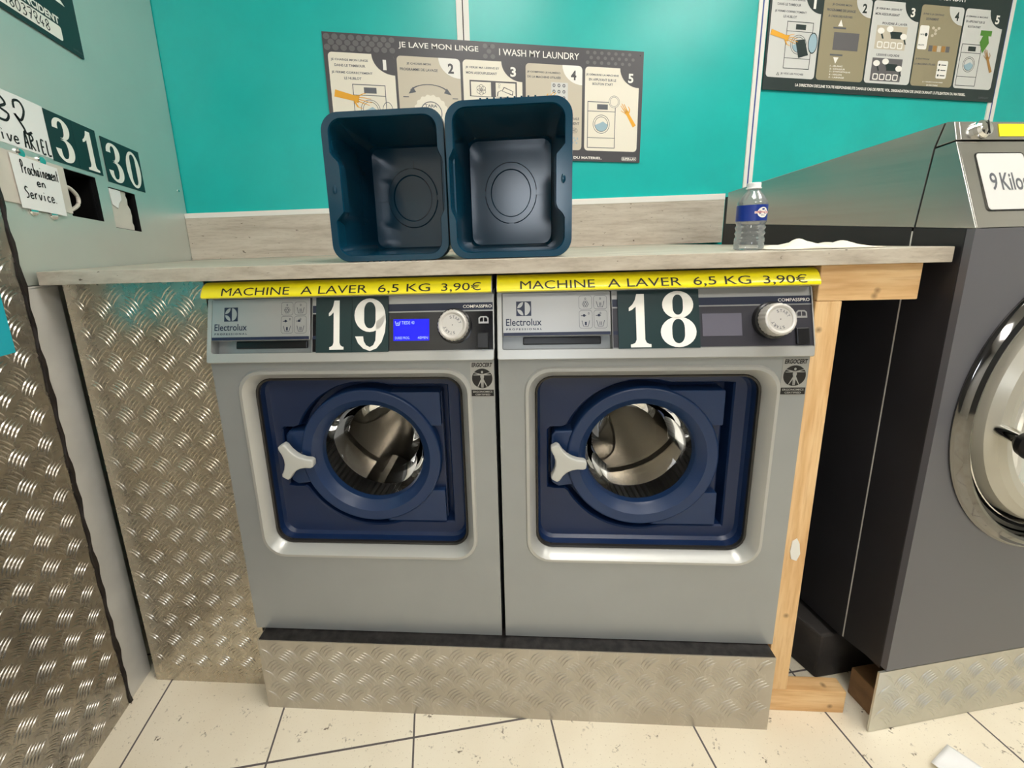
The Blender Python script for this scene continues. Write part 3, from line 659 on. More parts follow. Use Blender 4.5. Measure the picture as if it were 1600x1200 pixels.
    m.flat([(.2255, .9150), (.236, .9150), (.236, .9215), (.2255, .9215)], PN, -.0015)
    ringf(m, [(.566, .9405), (.586, .9405), (.586, .951), (.582, .9545), (.570, .9545), (.566, .951)], [(.5685, .944), (.5835, .944), (.5835, .9495), (.581, .952), (.571, .952), (.5685, .9495)], PN, -.0012, 2); m.flat([(.5752, .944), (.5768, .944), (.5768, .952), (.5752, .952)], PN, -.0012, 2)
    m.build('brand_band', [NAVYT, WHITET, PANEL_S], cp, b, fix=False)
    m = MB(); m.slab([(.3935, .9095), (.4665, .9095), (.4665, .9515), (.3935, .9515)], PN, -.0018, -.001); lc = m.build('screen', LCD_ON if lcd else LCD_OFF, cp, b)
    if lcd:
        m = MB(); text(m, 'TIEDE 40', (.4105, .9415, .4365, .9475), PN, -.0007); text(m, 'DUREE PROG.', (.397, .9125, .427, .9175), PN, -.0007); text(m, '40MIN', (.443, .9125, .464, .9175), PN, -.0007)
        ribbon(m, [(.3975, .9475), (.3995, .9395), (.4055, .9395), (.4075, .9475)], .0012, PN, -.0007); text(m, '40', (.4, .941, .405, .9455), PN, -.0007)
        m.build('screen_text', LCD_TXT, lc, b, fix=False)
    m = MB(); m.slab([(.5625, .8925), (.586, .8925), (.586, .9225), (.5625, .9225)], PN, -.0018, .004); sw = m.build('power_switch', BLKPL, cp, b, bevel=.002)
    KC = (.5185, .9365); KF = lambda a, c, h: PN(KC[0]+a, KC[1]+c, h)
    m = MB(); m.lathe([(.0335, -.0018), (.0335, .010), (.031, .012), (.0, .012)], KF, 48); m.build('dial_base', BLKPL, cp, b)
    m = MB(); n = 72; kn = lambda r_, h, q: [KF((r_-(q if i % 3 == 0 else 0))*math.cos(2*pi*i/n), (r_-(q if i % 3 == 0 else 0))*math.sin(2*pi*i/n), h) for i in range(n)]
    m.loft([kn(.0295, .010, 0), kn(.0298, .013, .0012), kn(.0292, .029, .0012), kn(.0275, .0325, .0004), kn(.0245, .0335, 0), kn(.0215, .0325, 0), kn(.0205, .0312, 0), kn(.001, .0312, 0)], 0, True)
    kb = m.build('start_dial', KNOB, cp, b)
    m = MB()
    for ph in ((65, 245) if not lcd else (60, 240)):
        for k, ch in enumerate('START'):
            a = R_(ph+(2-k)*21); e = (math.cos(a), math.sin(a)); tt = (math.sin(a), -math.cos(a))
            text(m, ch, (-.0019, -.0026, .0019, .0026), lambda x, y, h: KF(e[0]*(.0148+y)+tt[0]*x, e[1]*(.0148+y)+tt[1]*x, h), .0315, bold=.01)
    m.build('dial_lettering', GREYT, kb, b, fix=False)
    # number plate(s)
    if num == '19': cells = ((.2335, .3083, '1', (.2475, .894, .2955, .9935)), (.3090, .3838, '9', (.3125, .8905, .382, .9935)))
    else: cells = ((.2345, .3875, '18', None),)
    for (a0, a1, s, bx) in cells:
        m = MB(); m.slab([(a0, .8885), (a1, .8885), (a1, .997), (a0, .997)], PN, -.001, .0012); pl = m.build('number_plate', GREENP, t, b)
        m = MB()
        if bx: numeral(m, s, bx, PN, .0016)
        else: numeral(m, '1', (.2385, .8905, .3010, .9935), PN, .0016); numeral(m, '8', (.313, .890, .3825, .9945), PN, .0016)
        m.build('numeral', WHITET, pl, b, fix=False)
    # yellow price strip round the lid edge
    m = MB(); N = 14; s1 = _al[-1]-.017
    m.loft([[LD(uu, .0035+(s1-.0035)*k/N, .0006) for k in range(N+1)] for uu in (.0025 if num == '19' else .0012, .5935 if num == '19' else .5975)], 0, True, closed=False)
    ps = m.build('price_strip', YELLOW, t, b, fix=False)
    FT = lambda a, c, h: LD(a, c, h)
    for s, a0, a1 in (('MACHINE', .046, .188), ('A LAVER', .212, .348), ('6,5 KG', .370, .474), ('3,90€', .496, .574)):
        low = .0095 if ',' not in s else .0072
        m = MB(); text(m, s, (a0, low, a1, .0262), FT, .0010, bands=16); m.build('price_lettering', BLACKT, ps, b, fix=False)
    # certification sticker
    m = MB(); m.slab([(.5465, .7895), (.5935, .7895), (.5935, .8635), (.5465, .8635)], FP, .0002, .0006); st = m.build('certification_sticker', PANEL_S, t, b)
    m = MB(); text(m, 'ERGOCERT', (.5495, .8525, .5905, .8615), FP, .0009, bold=.035, slant=.1); m.flat(circ(.5702, .8285, .0208, 40), FP, .0009); m.flat([(.5475, .7905), (.5930, .7905), (.5930, .8045), (.5475, .8045)], FP, .0009)
    text(m, 'ERGONOMICS', (.5505, .7983, .5900, .8023), FP, .0012, 1, bold=.02); text(m, 'CERTIFIED', (.5550, .7925, .5855, .7962), FP, .0012, 1, bold=.02)
    c0 = (.5702, .8285); P_ = lambda *q: [(c0[0]+x, c0[1]+y) for x, y in q]
    for rb, w in ((((0, .0045), (0, .0165)), (.006, .0)), ):
        pass
    m.flat(circ(c0[0], c0[1]+.0135, .0022, 12, .0026), FP, .0012, 1); m.flat(P_((-.003, .0095), (.003, .0095), (.0038, .0035), (.002, -.004), (-.002, -.004), (-.0038, .0035)), FP, .0012, 1)
    for x, y in ((.0165, .0125), (.0175, .0075)):
        for s in (1, -1): ribbon(m, P_((s*.001, .008), (s*x, y)), [.0026, .0012], FP, .0013, 1)
    for x, y in ((.0095, -.0175), (.0012, -.0195)):
        for s in (1, -1): ribbon(m, P_((s*.0014, -.002), (s*x, y)), [.0030, .0014], FP, .0013, 1)
    m.build('sticker_print', [BLACKT, PANEL_S], st, b, fix=False)
    return t
washer(0, '19', 'silver washing machine number 19 with a lit blue screen, left of the pair', True)
washer(.595+.0087, '18', 'silver washing machine number 18 with a switched off screen, right of the pair', False)
# ------------------------------------------------------------------ big washer at the right edge
def big_washer():
    X0, X1, YF, YB = 1.737, 2.44, -.979, -.345
    b = ((X0+X1)/2, (YF+YB)/2, .15)
    t = empty('industrial_washer', b, 'tall charcoal industrial washer with a steel hood marked 9 Kilos at the right edge', 'washing machine')
    TOPZ = 1.0955
    zl = lambda y: 1.0955+(y-YF)*(-.0+.0536)                      # lower edge of the steel hood
    zt = lambda y: 1.283+(y+.907)*(-.1047)                        # upper edge
    m = MB(); m.slab([(YF+.0125, .164), (-.883, .148), (-.883, zl(-.883)), (YF+.0125, zl(YF+.0125))], lambda a, c, h: (X0+h, a, c), 0, .01); m.build('front_side_panel', BLACKP, t, b, bevel=.0012)
    m = MB(); m.slab([(-.880, .147), (YB, .13), (YB, zl(YB)), (-.880, zl(-.88))], lambda a, c, h: (X0+h, a, c), 0, .01); m.build('side_panel', BLACKP, t, b, bevel=.0012)
    m = MB(); m.box((X0+.0002, -.8826, .15), (X0+.012, -.8803, TOPZ-.002)); m.build('seam_strip', ALU, t, b)
    m = MB(); m.box((X0+.010, YB, .14), (X1, YB+.026, 1.2125)); m.box((X1-.02, YF+.02, .15), (X1, YB, 1.2)); m.box((X0+.01, YF+.02, .148), (X1-.01, YB, .156)); m.build('rear_shell', BLACKP, t, b)
    # charcoal front with a round door opening
    C = (2.083, .7425); q = 24; sq = rrect((X0+X1)/2, (.166+TOPZ)/2, X1-X0, TOPZ-.166, .004, q-1); sq = [(X0, .166), (X1, .166), (X1, TOPZ), (X0, TOPZ)]; ang = sorted([2*pi*i/120-pi+.001 for i in range(120)]+[math.atan2(p[1]-C[1], p[0]-C[0]) for p in sq]); sq = polar(sq, C, ang)
    DF = lambda a, c, h: (C[0]+a, YF-h, C[1]+c)
    m = MB(); m.loft([[(x, YF+.012, z) for x, z in sq], [(x, YF, z) for x, z in sq], [DF(.298*math.cos(a), .298*math.sin(a), 0) for a in ang], [DF(.290*math.cos(a), .290*math.sin(a), -.03) for a in ang]], 0, False)
    m.build('front_panel', CHARC, t, b)
    m = MB(); m.lathe([(.3135, .0003), (.3135, .003), (.310, .004), (.3075, .006), (.301, .014), (.293, .018), (.287, .016), (.283, .008), (.281, -.02)], DF, 96); m.build('door_bezel', CHROMED, t, b)
    m = MB(); m.lathe([(.2815, -.02), (.2795, -.003), (.2715, -.001), (.2650, -.014), (.2545, -.03)], DF, 96); m.build('door_seal', BLKPL, t, b)
    m = MB(); m.lathe([(.2655, -.012), (.2650, -.002), (.2632, -.001), (.2618, -.004), (.2612, -.018)], DF, 96); m.build('seal_ring', CHROME, t, b)
    m = MB(); m.lathe([(.2545, -.03), (.2545, -.004), (.250, .010), (.236, .022), (.222, .026), (.205, .022), (.192, .008), (.186, -.01)], DF, 96); d = m.build('door', CREAM, t, b)
    m = MB(); m.lathe([(.1862, -.008), (.16, -.02), (.1, -.045), (0, -.06)], DF, 64); m.build('window_glass', GLASS, d, b)
    m = MB(); m.lathe([(.187, -.012), (.2, -.07), (.2, -.3), (0, -.31)], DF, 64); m.build('drum', DRUM, t, b)
    m = MB(); m.tube([(1.854, YF-.012, .726), (1.851, YF-.035, .724), (1.846, YF-.060, .721)], .0125, 16); m.build('handle_rod', CHROME, d, b)
    m = MB(); cc = Vector((1.843, YF-.074, .718)); prof = [(.001, -.026), (.012, -.0235), (.021, -.0155), (.0255, -.005), (.0255, .006), (.021, .016), (.012, .0235), (.001, .026)]
    m.lathe(prof, lambda a, c, h: (cc[0]+a, cc[1]+h, cc[2]+c), 24); m.build('handle_knob', BLKPL, d, b)
    # steel hood
    fr = [(YF, TOPZ), (-.925, 1.247), (-.925, 1.2475), (-.917, 1.2795)]
    m = MB(); P = [(YF, TOPZ+.0005), (-.927, 1.2455), (-.8965, 1.2395), (-.886, zl(-.886)+.0005)]
    m.slab(P, lambda a, c, h: (X0+h, a, c), -.0005, .01); m.build('hood_cheek', BRUSH, t, b, bevel=.001)
    m = MB(); P = [(-.8835, zl(-.8835)+.0005), (-.894, 1.240), (-.904, 1.2815), (YB, zt(YB)), (YB, zl(YB)+.0005)]
    m.slab(P, lambda a, c, h: (X0+h, a, c), -.0005, .01); m.build('hood_side', BRUSH, t, b, bevel=.001)
    m = MB(); P = [(-.927, 1.2480), (-.897, 1.2425), (-.907, 1.2825), (-.919, 1.2795)]
    m.slab(P, lambda a, c, h: (X0+h, a, c), -.0005, .01); m.build('hood_corner', BRUSH, t, b, bevel=.001)
    m = MB(); P = [(YF, TOPZ+.001), (-.927, 1.2455), (-.92, 1.2455), (-.965, TOPZ+.001)]
    m.slab(P, lambda a, c, h: (h, a, c), X0+.002, X1); m.build('hood_front', BRUSH, t, b, bevel=.0015)
    m = MB(); P = [(-.927, 1.2485), (-.919, 1.2795), (-.907, 1.2830), (YB, zt(YB)), (YB, zt(YB)-.01), (-.90, 1.245)]
    m.slab(P, lambda a, c, h: (h, a, c), X0+.009, X1); m.build('hood_top', BRUSH, t, b, bevel=.001)
    sl = (-.925-YF)/(1.247-TOPZ); L = math.hypot(1, sl)
    HF = lambda x, z, h: (x, YF+(z-TOPZ)*sl-h/L, z+h*sl/L)
    m = MB(); m.slab(rrect(1.8185, 1.1745, .0985, .0975, .006), HF, .0, .0025); pl = m.build('name_plate', CARDW, t, b, bevel=.0006)
    m = MB(); ringf(m, rrect(1.8185, 1.1745, .102, .101, .007), rrect(1.8185, 1.1745, .098, .097, .006), HF, .0022); m.build('plate_border', BLKPL, pl, b, fix=False)
    m = MB(); text(m, '9', (1.7850, 1.1585, 1.7995, 1.1890), HF, .0028, bold=.012); text(m, 'Kilos', (1.8065, 1.1585, 1.8620, 1.1890), HF, .0028, bold=.012); m.build('lettering', GREYT, pl, b, fix=False)
    TF = lambda x, z, h: (x, -.927+(z-1.2485)*(.008/.031)-h, z+h*.25)
    m = MB(); m.lathe([(.0155, 0), (.0155, .006), (.0125, .010), (.006, .012), (0, .012)], lambda a, c, h: TF(1.787+a, 1.2645+c, h), 24); bt = m.build('push_button', CHROME, t, b)
    m = MB(); m.slab([(1.786, 1.253), (1.788, 1.253), (1.788, 1.276), (1.786, 1.276)], TF, .0118, .0128); m.build('button_slot', BLKPL, bt, b)
    m = MB(); m.slab([(1.826, 1.254), (1.90, 1.254), (1.90, 1.2755), (1.826, 1.2755)], TF, .0004, .001); m.build('yellow_sticker', YELLOW, t, b)
    m = MB(); m.box((1.73+.03, -.82, .0), (2.40, -.40, .147)); m.build('base_block', DARKCONC, t, b, bevel=.006) if False else None
big_washer()
m = MB(); P = [(1.709, -.857), (1.694, -.79), (1.694, -.40), (2.42, -.40), (2.42, -.857)]
m.slab(P, lambda a, c, h: (a, c, h), 0, .1285); tag(m.build('concrete_base', DARKCONC, bevel=.006), 'dark dirty base block under the back of the industrial washer', 'base')
t = empty('tread_plate_plinth', (2.08, -.977, 0), 'clean pale tread plate plinth under the industrial washer', 'plinth'); b = (2.08, -.977, 0)
m = MB(); m.box((1.7215, -.979, .0015), (2.44, -.975, .1635)); tread(m, (1.7225, .004, 2.438, .162), lambda a, c, h: (a, -.979-h, c), (1.76, .03), k=1.15); m.build('plate', TREAD_D, t, b, fix=False)
m = MB(); m.box((1.757, -.971, .0), (2.40, -.897, .075)); tag(m.build('wooden_block', DIRTYWOOD, bevel=.003), 'dirty wooden block behind the open end of the pale tread plate plinth', 'timber')
# ------------------------------------------------------------------ posters
class Poster:
    def __init__(s, X0, Z0, w, h, sh): s.X0, s.Z0, s.w, s.h, s.sh = X0, Z0, w, h, sh
    def __call__(s, a, b, d): return (s.X0+a*s.w, -.0030-d, s.Z0-s.sh*a-b*s.h)   # b measured downward
def ptext(m, P, s, a0, b0, a1, b1, h, mi=0, bold=.02): text(m, s, (a0, -b1, a1, -b0), lambda a, c, hh: P(a, -c, hh), h, mi, bold)
def box2(a0, b0, a1, b1): return [(a0, b0), (a1, b0), (a1, b1), (a0, b1)]
def washer_icon(m, P, a0, b0, a1, b1, k, mi=0, mb=1):
    asp = P.w/P.h; W_ = a1-a0; H_ = b1-b0; w = .0022
    for q in (box2(a0, b0, a1, b1),): ringf(m, q, box2(a0+w, b0+w*asp, a1-w, b1-w*asp), P, k, mi)
    for f in (.2, .77): m.flat(box2(a0, b0+H_*f, a1, b0+H_*f+w*asp*.8), P, k, mi)
    m.flat(box2(a0+W_*.34, b0+H_*.055, a0+W_*.72, b0+H_*.165), P, k, mi)
    cx, cy, r = a0+W_*.5, b0+H_*.48, W_*.3
    for f in (1, .8): ringf(m, circ(cx, cy, r*f, 28, r*f*asp), circ(cx, cy, r*f-.0016, 28, (r*f-.0016)*asp), P, k, mi)
    m.flat([(cx-r*.7, cy+r*.1*asp), (cx-r*.2, cy-r*.1*asp), (cx+r*.2, cy-r*.3*asp), (cx+r*.6, cy-r*.05*asp)]+[(cx+r*.76*math.cos(x*pi/10), cy+r*.76*asp*math.sin(x*pi/10)) for x in range(0, 11)], P, k, mb)
def hand_icon(m, P, p0, p1, k, mi, wid=.010):
    asp = P.w/P.h; dx, dy = p1[0]-p0[0], (p1[1]-p0[1])/asp; L = math.hypot(dx, dy); ux, uy = dx/L, dy/L
    g = lambda s, q: (p0[0]+ux*s*L-uy*q, p0[1]+(uy*s*L+ux*q)*asp)
    m.flat([g(0, -wid), g(.6, -wid*.8), g(.74, -wid*1.2), g(.74, wid*1.2), g(.6, wid*.8), g(0, wid)], P, k, mi)
    for q, e, l in ((-1.25, -2.2, .92), (-.7, -1.0, 1.1), (0, 0, 1.15), (.7, .9, 1.08)): ribbon(m, [g(.72, wid*q*.75), g((.72+l)/2, wid*(q+e)/2), g(l, wid*e)], [wid*.62, wid*.5, wid*.36], lambda a, b_, h: P(a, b_, h), k, mi)
    ribbon(m, [g(.62, wid*.9), g(.74, wid*2.2), g(.88, wid*2.3)], [wid*.6, wid*.5, wid*.36], P, k, mi)
def card(P, t, b, a0, a1, b0, b1, mt, num, dark):
    asp = P.w/P.h; r = .012
    o = []
    for q in rrect((a0+a1)/2, ((b0+b1)/2)/asp, a1-a0, (b1-b0)/asp, r, 5): o.append((q[0], q[1]*asp))
    m = MB(); m.flat(o, P, .0030); c = m.build('instruction_card', mt, t, b, fix=False)
    w, h = .066, .165; m = MB()
    pts = [(a1-w, b0), (a1-r, b0)]+[(a1-r+r*math.sin(x*pi/8), b0+(r-r*math.cos(x*pi/8))*asp) for x in range(1, 5)]+[(a1, b0+h)]
    pts += [(a1-w*math.sin(x*pi/20), b0+h*math.cos(x*pi/20)) for x in range(1, 10)]
    m.loft([[P(a, q, .0034) for a, q in pts], [P(a1-.02, b0+.05, .0034)]*len(pts)], 0, False)
    ptext(m, P, num, a1-(.034 if num == '1' else .038), b0+.042, a1-(.024 if num == '1' else .020), b0+.125, .0038, 1, .03)
    m.build('number_badge', [dark[0], dark[1]], c, b, fix=False)
    return c
def poster1():
    P = Poster(.500, 1.783, 1.110, .376, .036); b = (1.055, 0, 1.4)
    t = empty('instruction_poster', b, 'dark grey laundry instruction poster behind the two blue bins', 'poster')
    MB().slab(box2(0, 0, 1, 1.0), P, .0018, .0028).build('board', POSTG, t, b)
    m = MB(); rnd = random.Random(3)
    for i in range(42):
        for j in range(3):
            a = .012+i*.0235+(j % 2)*.0118; q = .035+j*.042; r = .0095*(1-a*.45)
            if (.2 < a < .48 or .51 < a < .8) and .02 < q < .12: continue
            if a < .97: m.flat(circ(a, q, r, 12, r*P.w/P.h*.9), P, .0030)
    m.build('dot_pattern', DOTG, t, b, fix=False)
    m = MB(); ptext(m, P, 'JE LAVE MON LINGE', .219, .042, .461, .100, .0032, 0, .008); m.build('title_lettering', WHITET, t, b, fix=False); m = MB(); ptext(m, P, 'I WASH MY LAUNDRY', .5255, .048, .783, .105, .0032, 0, .008); m.build('title_lettering', WHITET, t, b, fix=False)
    m = MB(); ptext(m, P, 'LA DIRECTION DECLINE TOUTE RESPONSABILITE EN CAS DE PERTE, VOL, DEGRADATION DU MATERIEL.', .13, .955, .866, .983, .0032, 0, .03)
    o = [(a, q*P.w/P.h) for a, q in rrect(.961, .967*P.h/P.w, .052, .012, .004)]; i_ = [(a, q*P.w/P.h) for a, q in rrect(.961, .967*P.h/P.w, .050, .010, .003)]; ringf(m, o, i_, P, .0032); ptext(m, P, 'SUPER-LAV', .938, .957, .984, .979, .0032, 0, .03)
    m.build('footer_lettering', WHITET, t, b, fix=False)
    m = MB()
    for a in (.012, .495, .988): m.lathe([(.004, 0), (.004, .0015), (0, .002)], lambda x, z, h, a=a: (P.X0+a*P.w+x, -.0041-h, P.Z0-P.sh*a-.018*P.h*2+z), 10)
    m.build('rivet', BLACKT, t, b)
    D = (POSTG, WHITET); Lb = (WHITET, POSTG)
    def finish(c, m, mats, nm): m.build(nm, mats, c, b, fix=False)
    c = card(P, t, b, .0115, .2035, .155, .90, CARDC, '1', D); m = MB()
    for s, x0, y0, x1, y1 in (('JE CHARGE MON LINGE', .019, .204, .126, .226), ('DANS LE TAMBOUR', .028, .247, .117, .268), ('JE FERME CORRECTEMENT', .018, .305, .137, .328), ('LE HUBLOT', .053, .349, .103, .370)): ptext(m, P, s, x0, y0, x1, y1, .0034)
    finish(c, m, GREYT, 'lettering')
    m = MB(); washer_icon(m, P, .0745, .404, .172, .84, .0033); ringf(m, circ(.175, .63, .017, 20, .09), circ(.175, .63, .0155, 20, .084), P, .0034); hand_icon(m, P, (.021, .485), (.115, .545), .0036, 2); finish(c, m, [GREYT, PALEB, HANDY], 'pictogram')
    c = card(P, t, b, .211, .4025, .155, .90, CARDB, '2', Lb); m = MB()
    for s, x0, y0, x1, y1 in (('JE CHOISIS MON', .240, .205, .313, .227), ('PROGRAMME DE LAVAGE', .219, .250, .333, .272)): ptext(m, P, s, x0, y0, x1, y1, .0034)
    finish(c, m, GREYT, 'lettering')
    m = MB(); asp = P.w/P.h
    ringf(m, [(.307+.052*(1+.035*math.cos(18*x))*math.cos(x), .62+.052*asp*(1+.035*math.cos(18*x))*math.sin(x)) for x in [k*2*pi/144 for k in range(144)]], circ(.307, .62, .001, 144, .001*asp), P, .0033, 1)
    ringf(m, circ(.307, .62, .034, 40, .034*asp), circ(.307, .62, .0315, 40, .0315*asp), P, .0036, 0)
    ptext(m, P, 'TARA', .288, .545, .326, .57, .0037, 0)
    A_ = [(.305+.06*math.cos(R_(x)), .462+.082*math.sin(R_(x))) for x in range(200, 341, 10)]
    ribbon(m, A_, .0062, lambda a, q, h: P(a, q, h), .0036)
    m.flat([(.2405, .462), (.2545, .405), (.264, .447)], P, .0037); m.flat([(.3730, .462), (.3585, .405), (.349, .447)], P, .0037)
    m.flat(box2(.224, .485, .241, .493), P, .0036); m.flat(box2(.375, .485, .392, .493), P, .0036); finish(c, m, [GREYT, CARDC], 'pictogram')
    c = card(P, t, b, .4105, .5975, .155, .90, CARDC, '3', D); m = MB()
    for s, x0, y0, x1, y1 in (('JE VERSE MA LESSIVE ET', .419, .208, .5245, .229), ('MON ASSOUPLISSANT', .420, .251, .517, .272)): ptext(m, P, s, x0, y0, x1, y1, .0034)
    finish(c, m, GREYT, 'lettering')
    m = MB()
    m.flat(box2(.430, .322, .5795, .46), P, .0032); 
    for x0, x1 in ((.434, .497), (.512, .575)): m.flat(box2(x0, .335, x1, .455), P, .0034, 1)
    for k in range(6):
        e = (math.cos(k*pi/3+pi/6), math.sin(k*pi/3+pi/6)); ringf(m, circ(.466+.0085*e[0], .402+.0085*asp*e[1], .0072, 12, .0072*asp), circ(.466+.0085*e[0], .402+.0085*asp*e[1], .0060, 12, .0060*asp), P, .0036)
    q = [(.538, .368), (.568, .402), (.566, .44), (.531, .405)]; ringf(m, q, [(.5395, .377), (.5655, .405), (.564, .43), (.5335, .403)], P, .0036)
    ribbon(m, [(.517, .45), (.519, .415), (.530, .398)], .003, P, .0036)
    ringf(m, circ(.523, .372, .003, 10, .009), circ(.523, .372, .0022, 10, .0066), P, .0036); ringf(m, circ(.524, .35, .0035, 10, .010), circ(.524, .35, .0027, 10, .0078), P, .0036)
    finish(c, m, [POSTG, CARDC], 'pictogram')
    c = card(P, t, b, .6085, .7940, .155, .90, CARDB, '4', Lb); m = MB()
    for s, x0, y0, x1, y1 in (('JE COMPOSE LE NUMÉRO', .613, .215, .7215, .2375), ('DE LA MACHINE UTILISÉE', .614, .253, .723, .276), ('SUR LA CENTRALE', .70, .605, .785, .628), ('DE PAIEMENT', .723, .648, .786, .671)): ptext(m, P, s, x0, y0, x1, y1, .0034)
    finish(c, m, GREYT, 'lettering')
    m = MB(); m.flat(box2(.6915, .306, .7465, .60), P, .0032, 1)
    for i in range(3):
        for j in range(4): ringf(m, circ(.7005+.0165*i, .332+.053*j, .0048, 14, .0155), circ(.7005+.0165*i, .332+.053*j, .0022, 14, .008), P, .0034)
    hand_icon(m, P, (.625, .62), (.697, .425), .0036, 2, .007); ringf(m, circ(.770, .722, .010, 20, .024), circ(.770, .722, .009, 20, .021), P, .0034); ptext(m, P, '45C', .764, .712, .776, .731, .0036)
    for k, (x, y, rot) in enumerate(((.760, .80, 0), (.764, .832, 1), (.772, .81, 0), (.777, .835, 1), (.780, .795, 0), (.768, .79, 1))): m.flat(circ(x, y, .0032 if rot else .0022, 10, .006 if rot else .011), P, .0036, 3)
    finish(c, m, [GREYT, CARDW, HANDY, PALEB], 'pictogram')
    c = card(P, t, b, .8035, .9870, .155, .90, CARDC, '5', D); m = MB()
    for s, x0, y0, x1, y1 in (('JE DÉMARRE LA MACHINE', .807, .210, .9165, .235), ('EN APPUYANT SUR LE', .8165, .253, .908, .275), ('BOUTON START', .8285, .291, .8975, .3115)): ptext(m, P, s, x0, y0, x1, y1, .0034)
    finish(c, m, GREYT, 'lettering')
    m = MB(); washer_icon(m, P, .813, .455, .909, .874, .0033); m.flat(circ(.9035, .452, .0185, 28, .0185*asp), P, .0035, 3)
    for f in (.0185, .0145): ringf(m, circ(.9035, .452, f, 28, f*asp), circ(.9035, .452, f-.001, 28, (f-.001)*asp), P, .0037)
    hand_icon(m, P, (.976, .665), (.936, .49), .0036, 2, .0062); finish(c, m, [GREYT, PALEB, HANDY, CARDC], 'pictogram')
poster1()
def poster2():
    P = Poster(2.0865, 2.013, 1.0385, .376, .036); b = (2.6, 0, 1.65); asp = P.w/P.h
    t = empty('instruction_poster', b, 'dark laundry instruction poster above the industrial washer, top right', 'poster')
    MB().slab(box2(0, 0, 1, 1.022), P, .0018, .0056).build('board', POSTD, t, b)
    P_ = P; P = lambda a, q, h: P_(a, q, h+.0030)
    class Q: pass
    P = type('PP', (), {'w': P_.w, 'h': P_.h, 'X0': P_.X0, 'Z0': P_.Z0, 'sh': P_.sh, '__call__': lambda s, a, q, h: P_(a, q, h+.0030)})()
    m = MB(); ptext(m, P, 'JE LAVE MON LINGE', .215, .035, .46, .10, .0032, 0, .008); m.build('title_lettering', WHITET, t, b, fix=False); m = MB(); ptext(m, P, 'I WASH MY LAUNDRY', .525, .04, .80, .105, .0032, 0, .008); m.build('title_lettering', WHITET, t, b, fix=False)
    m = MB(); ptext(m, P, "LA DIRECTION DECLINE TOUTE RESPONSABILITE DANS LE CAS DE PERTE, VOL, DEGRADATION DE LINGE DURANT L'UTILISATION DU MATERIEL.", .130, .950, .868, .982, .0032, 0, .03); ptext(m, P, 'SUPER-LAV', .93, .975, .975, .995, .0032, 1, .02); m.build('footer_lettering', [WHITET, GREYT], t, b, fix=False)
    D = (POSTD, WHITET); Lb = (CARDW, POSTD)
    def cardn(a0, a1, mt, n, dk, lines, lm):
        c = card(P, t, b, a0, a1, .155, .905, mt, n, dk); m = MB()
        for s, x0, y0, x1, y1 in lines: ptext(m, P, s, x0, y0, x1, y1, .0034)
        m.build('lettering', lm, c, b, fix=False); return c
    c = cardn(.0075, .203, CARDW, '1', D, (('JE CHARGE MON LINGE', .018, .205, .135, .228), ('DANS LE TAMBOUR', .028, .248, .12, .27), ('JE FERME CORRECTEMENT', .02, .310, .145, .333), ('LE HUBLOT', .055, .352, .108, .374), ('JE VIDE LES POCHES', .066, .858, .158, .880)), GREYT)
    m = MB(); washer_icon(m, P, .073, .40, .178, .82, .0033); m.flat([(.112, .565), (.148, .55), (.168, .69), (.130, .72)], P, .0039, 0); ringf(m, circ(.182, .58, .019, 22, .095), circ(.182, .58, .0165, 22, .085), P, .0038); m.flat(circ(.182, .58, .0165, 22, .085), P, .0036, 1)
    hand_icon(m, P, (.012, .505), (.108, .57), .0042, 2, .009); ringf(m, [(.049, .885), (.055, .855), (.061, .885)], [(.0515, .881), (.055, .864), (.0585, .881)], P, .0034); m.build('pictogram', [POSTD, PALEB, HANDY], c, b, fix=False)
    c = cardn(.2105, .405, CARDK, '2', Lb, (('JE CHOISIS MON', .243, .215, .322, .238), ('PROGRAMME DE LAVAGE', .224, .262, .34, .285), ("À L'AIDE DES FLÈCHES", .232, .312, .33, .335)), GREYT)
    m = MB(); m.flat(box2(.264, .465, .368, .625), P, .0034, 1); m.flat([(.276, .412), (.286, .352), (.296, .412)], P, .0034, 0); m.flat(box2(.258, .42, .31, .435), P, .0034, 2); m.flat([(.272, .69), (.294, .69), (.283, .75)], P, .0034, 0); m.flat(box2(.257, .662, .309, .677), P, .0034, 2)
    for k, s in enumerate(('1 - BLANC', '2 - COULEUR', '3 - SYNTHETIQUE', '4 - NYLON', '5 - LAINAGE')): ptext(m, P, s, .263, .775+.026*k-.012, .263+len(s)*.0058, .79+.026*k-.012, .0034, 0)
    m.build('pictogram', [WHITET, DOTG, GREYT], c, b, fix=False)
    c = cardn(.412, .607, CARDW, '3', D, (('JE VERSE MA LESSIVE ET', .422, .216, .531, .238), ('MON ASSOUPLISSANT', .422, .262, .524, .284), ('POUDRE À LAVER', .457, .337, .562, .363), ('LESSIVE LIQUIDE', .450, .628, .548, .652)), GREYT)
    m = MB()
    for y0, dk in ((.372, 1), (.668, 0)):
        m.flat(box2(.436, y0, .565, y0+.215), P, .0034, 1 if dk else 2); m.flat(box2(.50, y0+.05, .545, y0+.115), P, .0036, 0)
        for x, y in ((.455, y0+.05), (.492, y0+.03), (.553, y0+.09)): m.flat(circ(x, y, .0145, 14, .0145*asp*.7), P, .0038, 3); ribbon(m, [(x, y), (x+.012, y+.07)], .007, P, .0037, 0)
        for k in range(4): ringf(m, rrect(.457+k*.0285, y0+.175, .023, .06, .008), rrect(.457+k*.0285, y0+.175, .015, .04, .005), P, .0038, 3)
    m.build('pictogram', [POSTD, CARDB, DOTG, WHITET], c, b, fix=False)
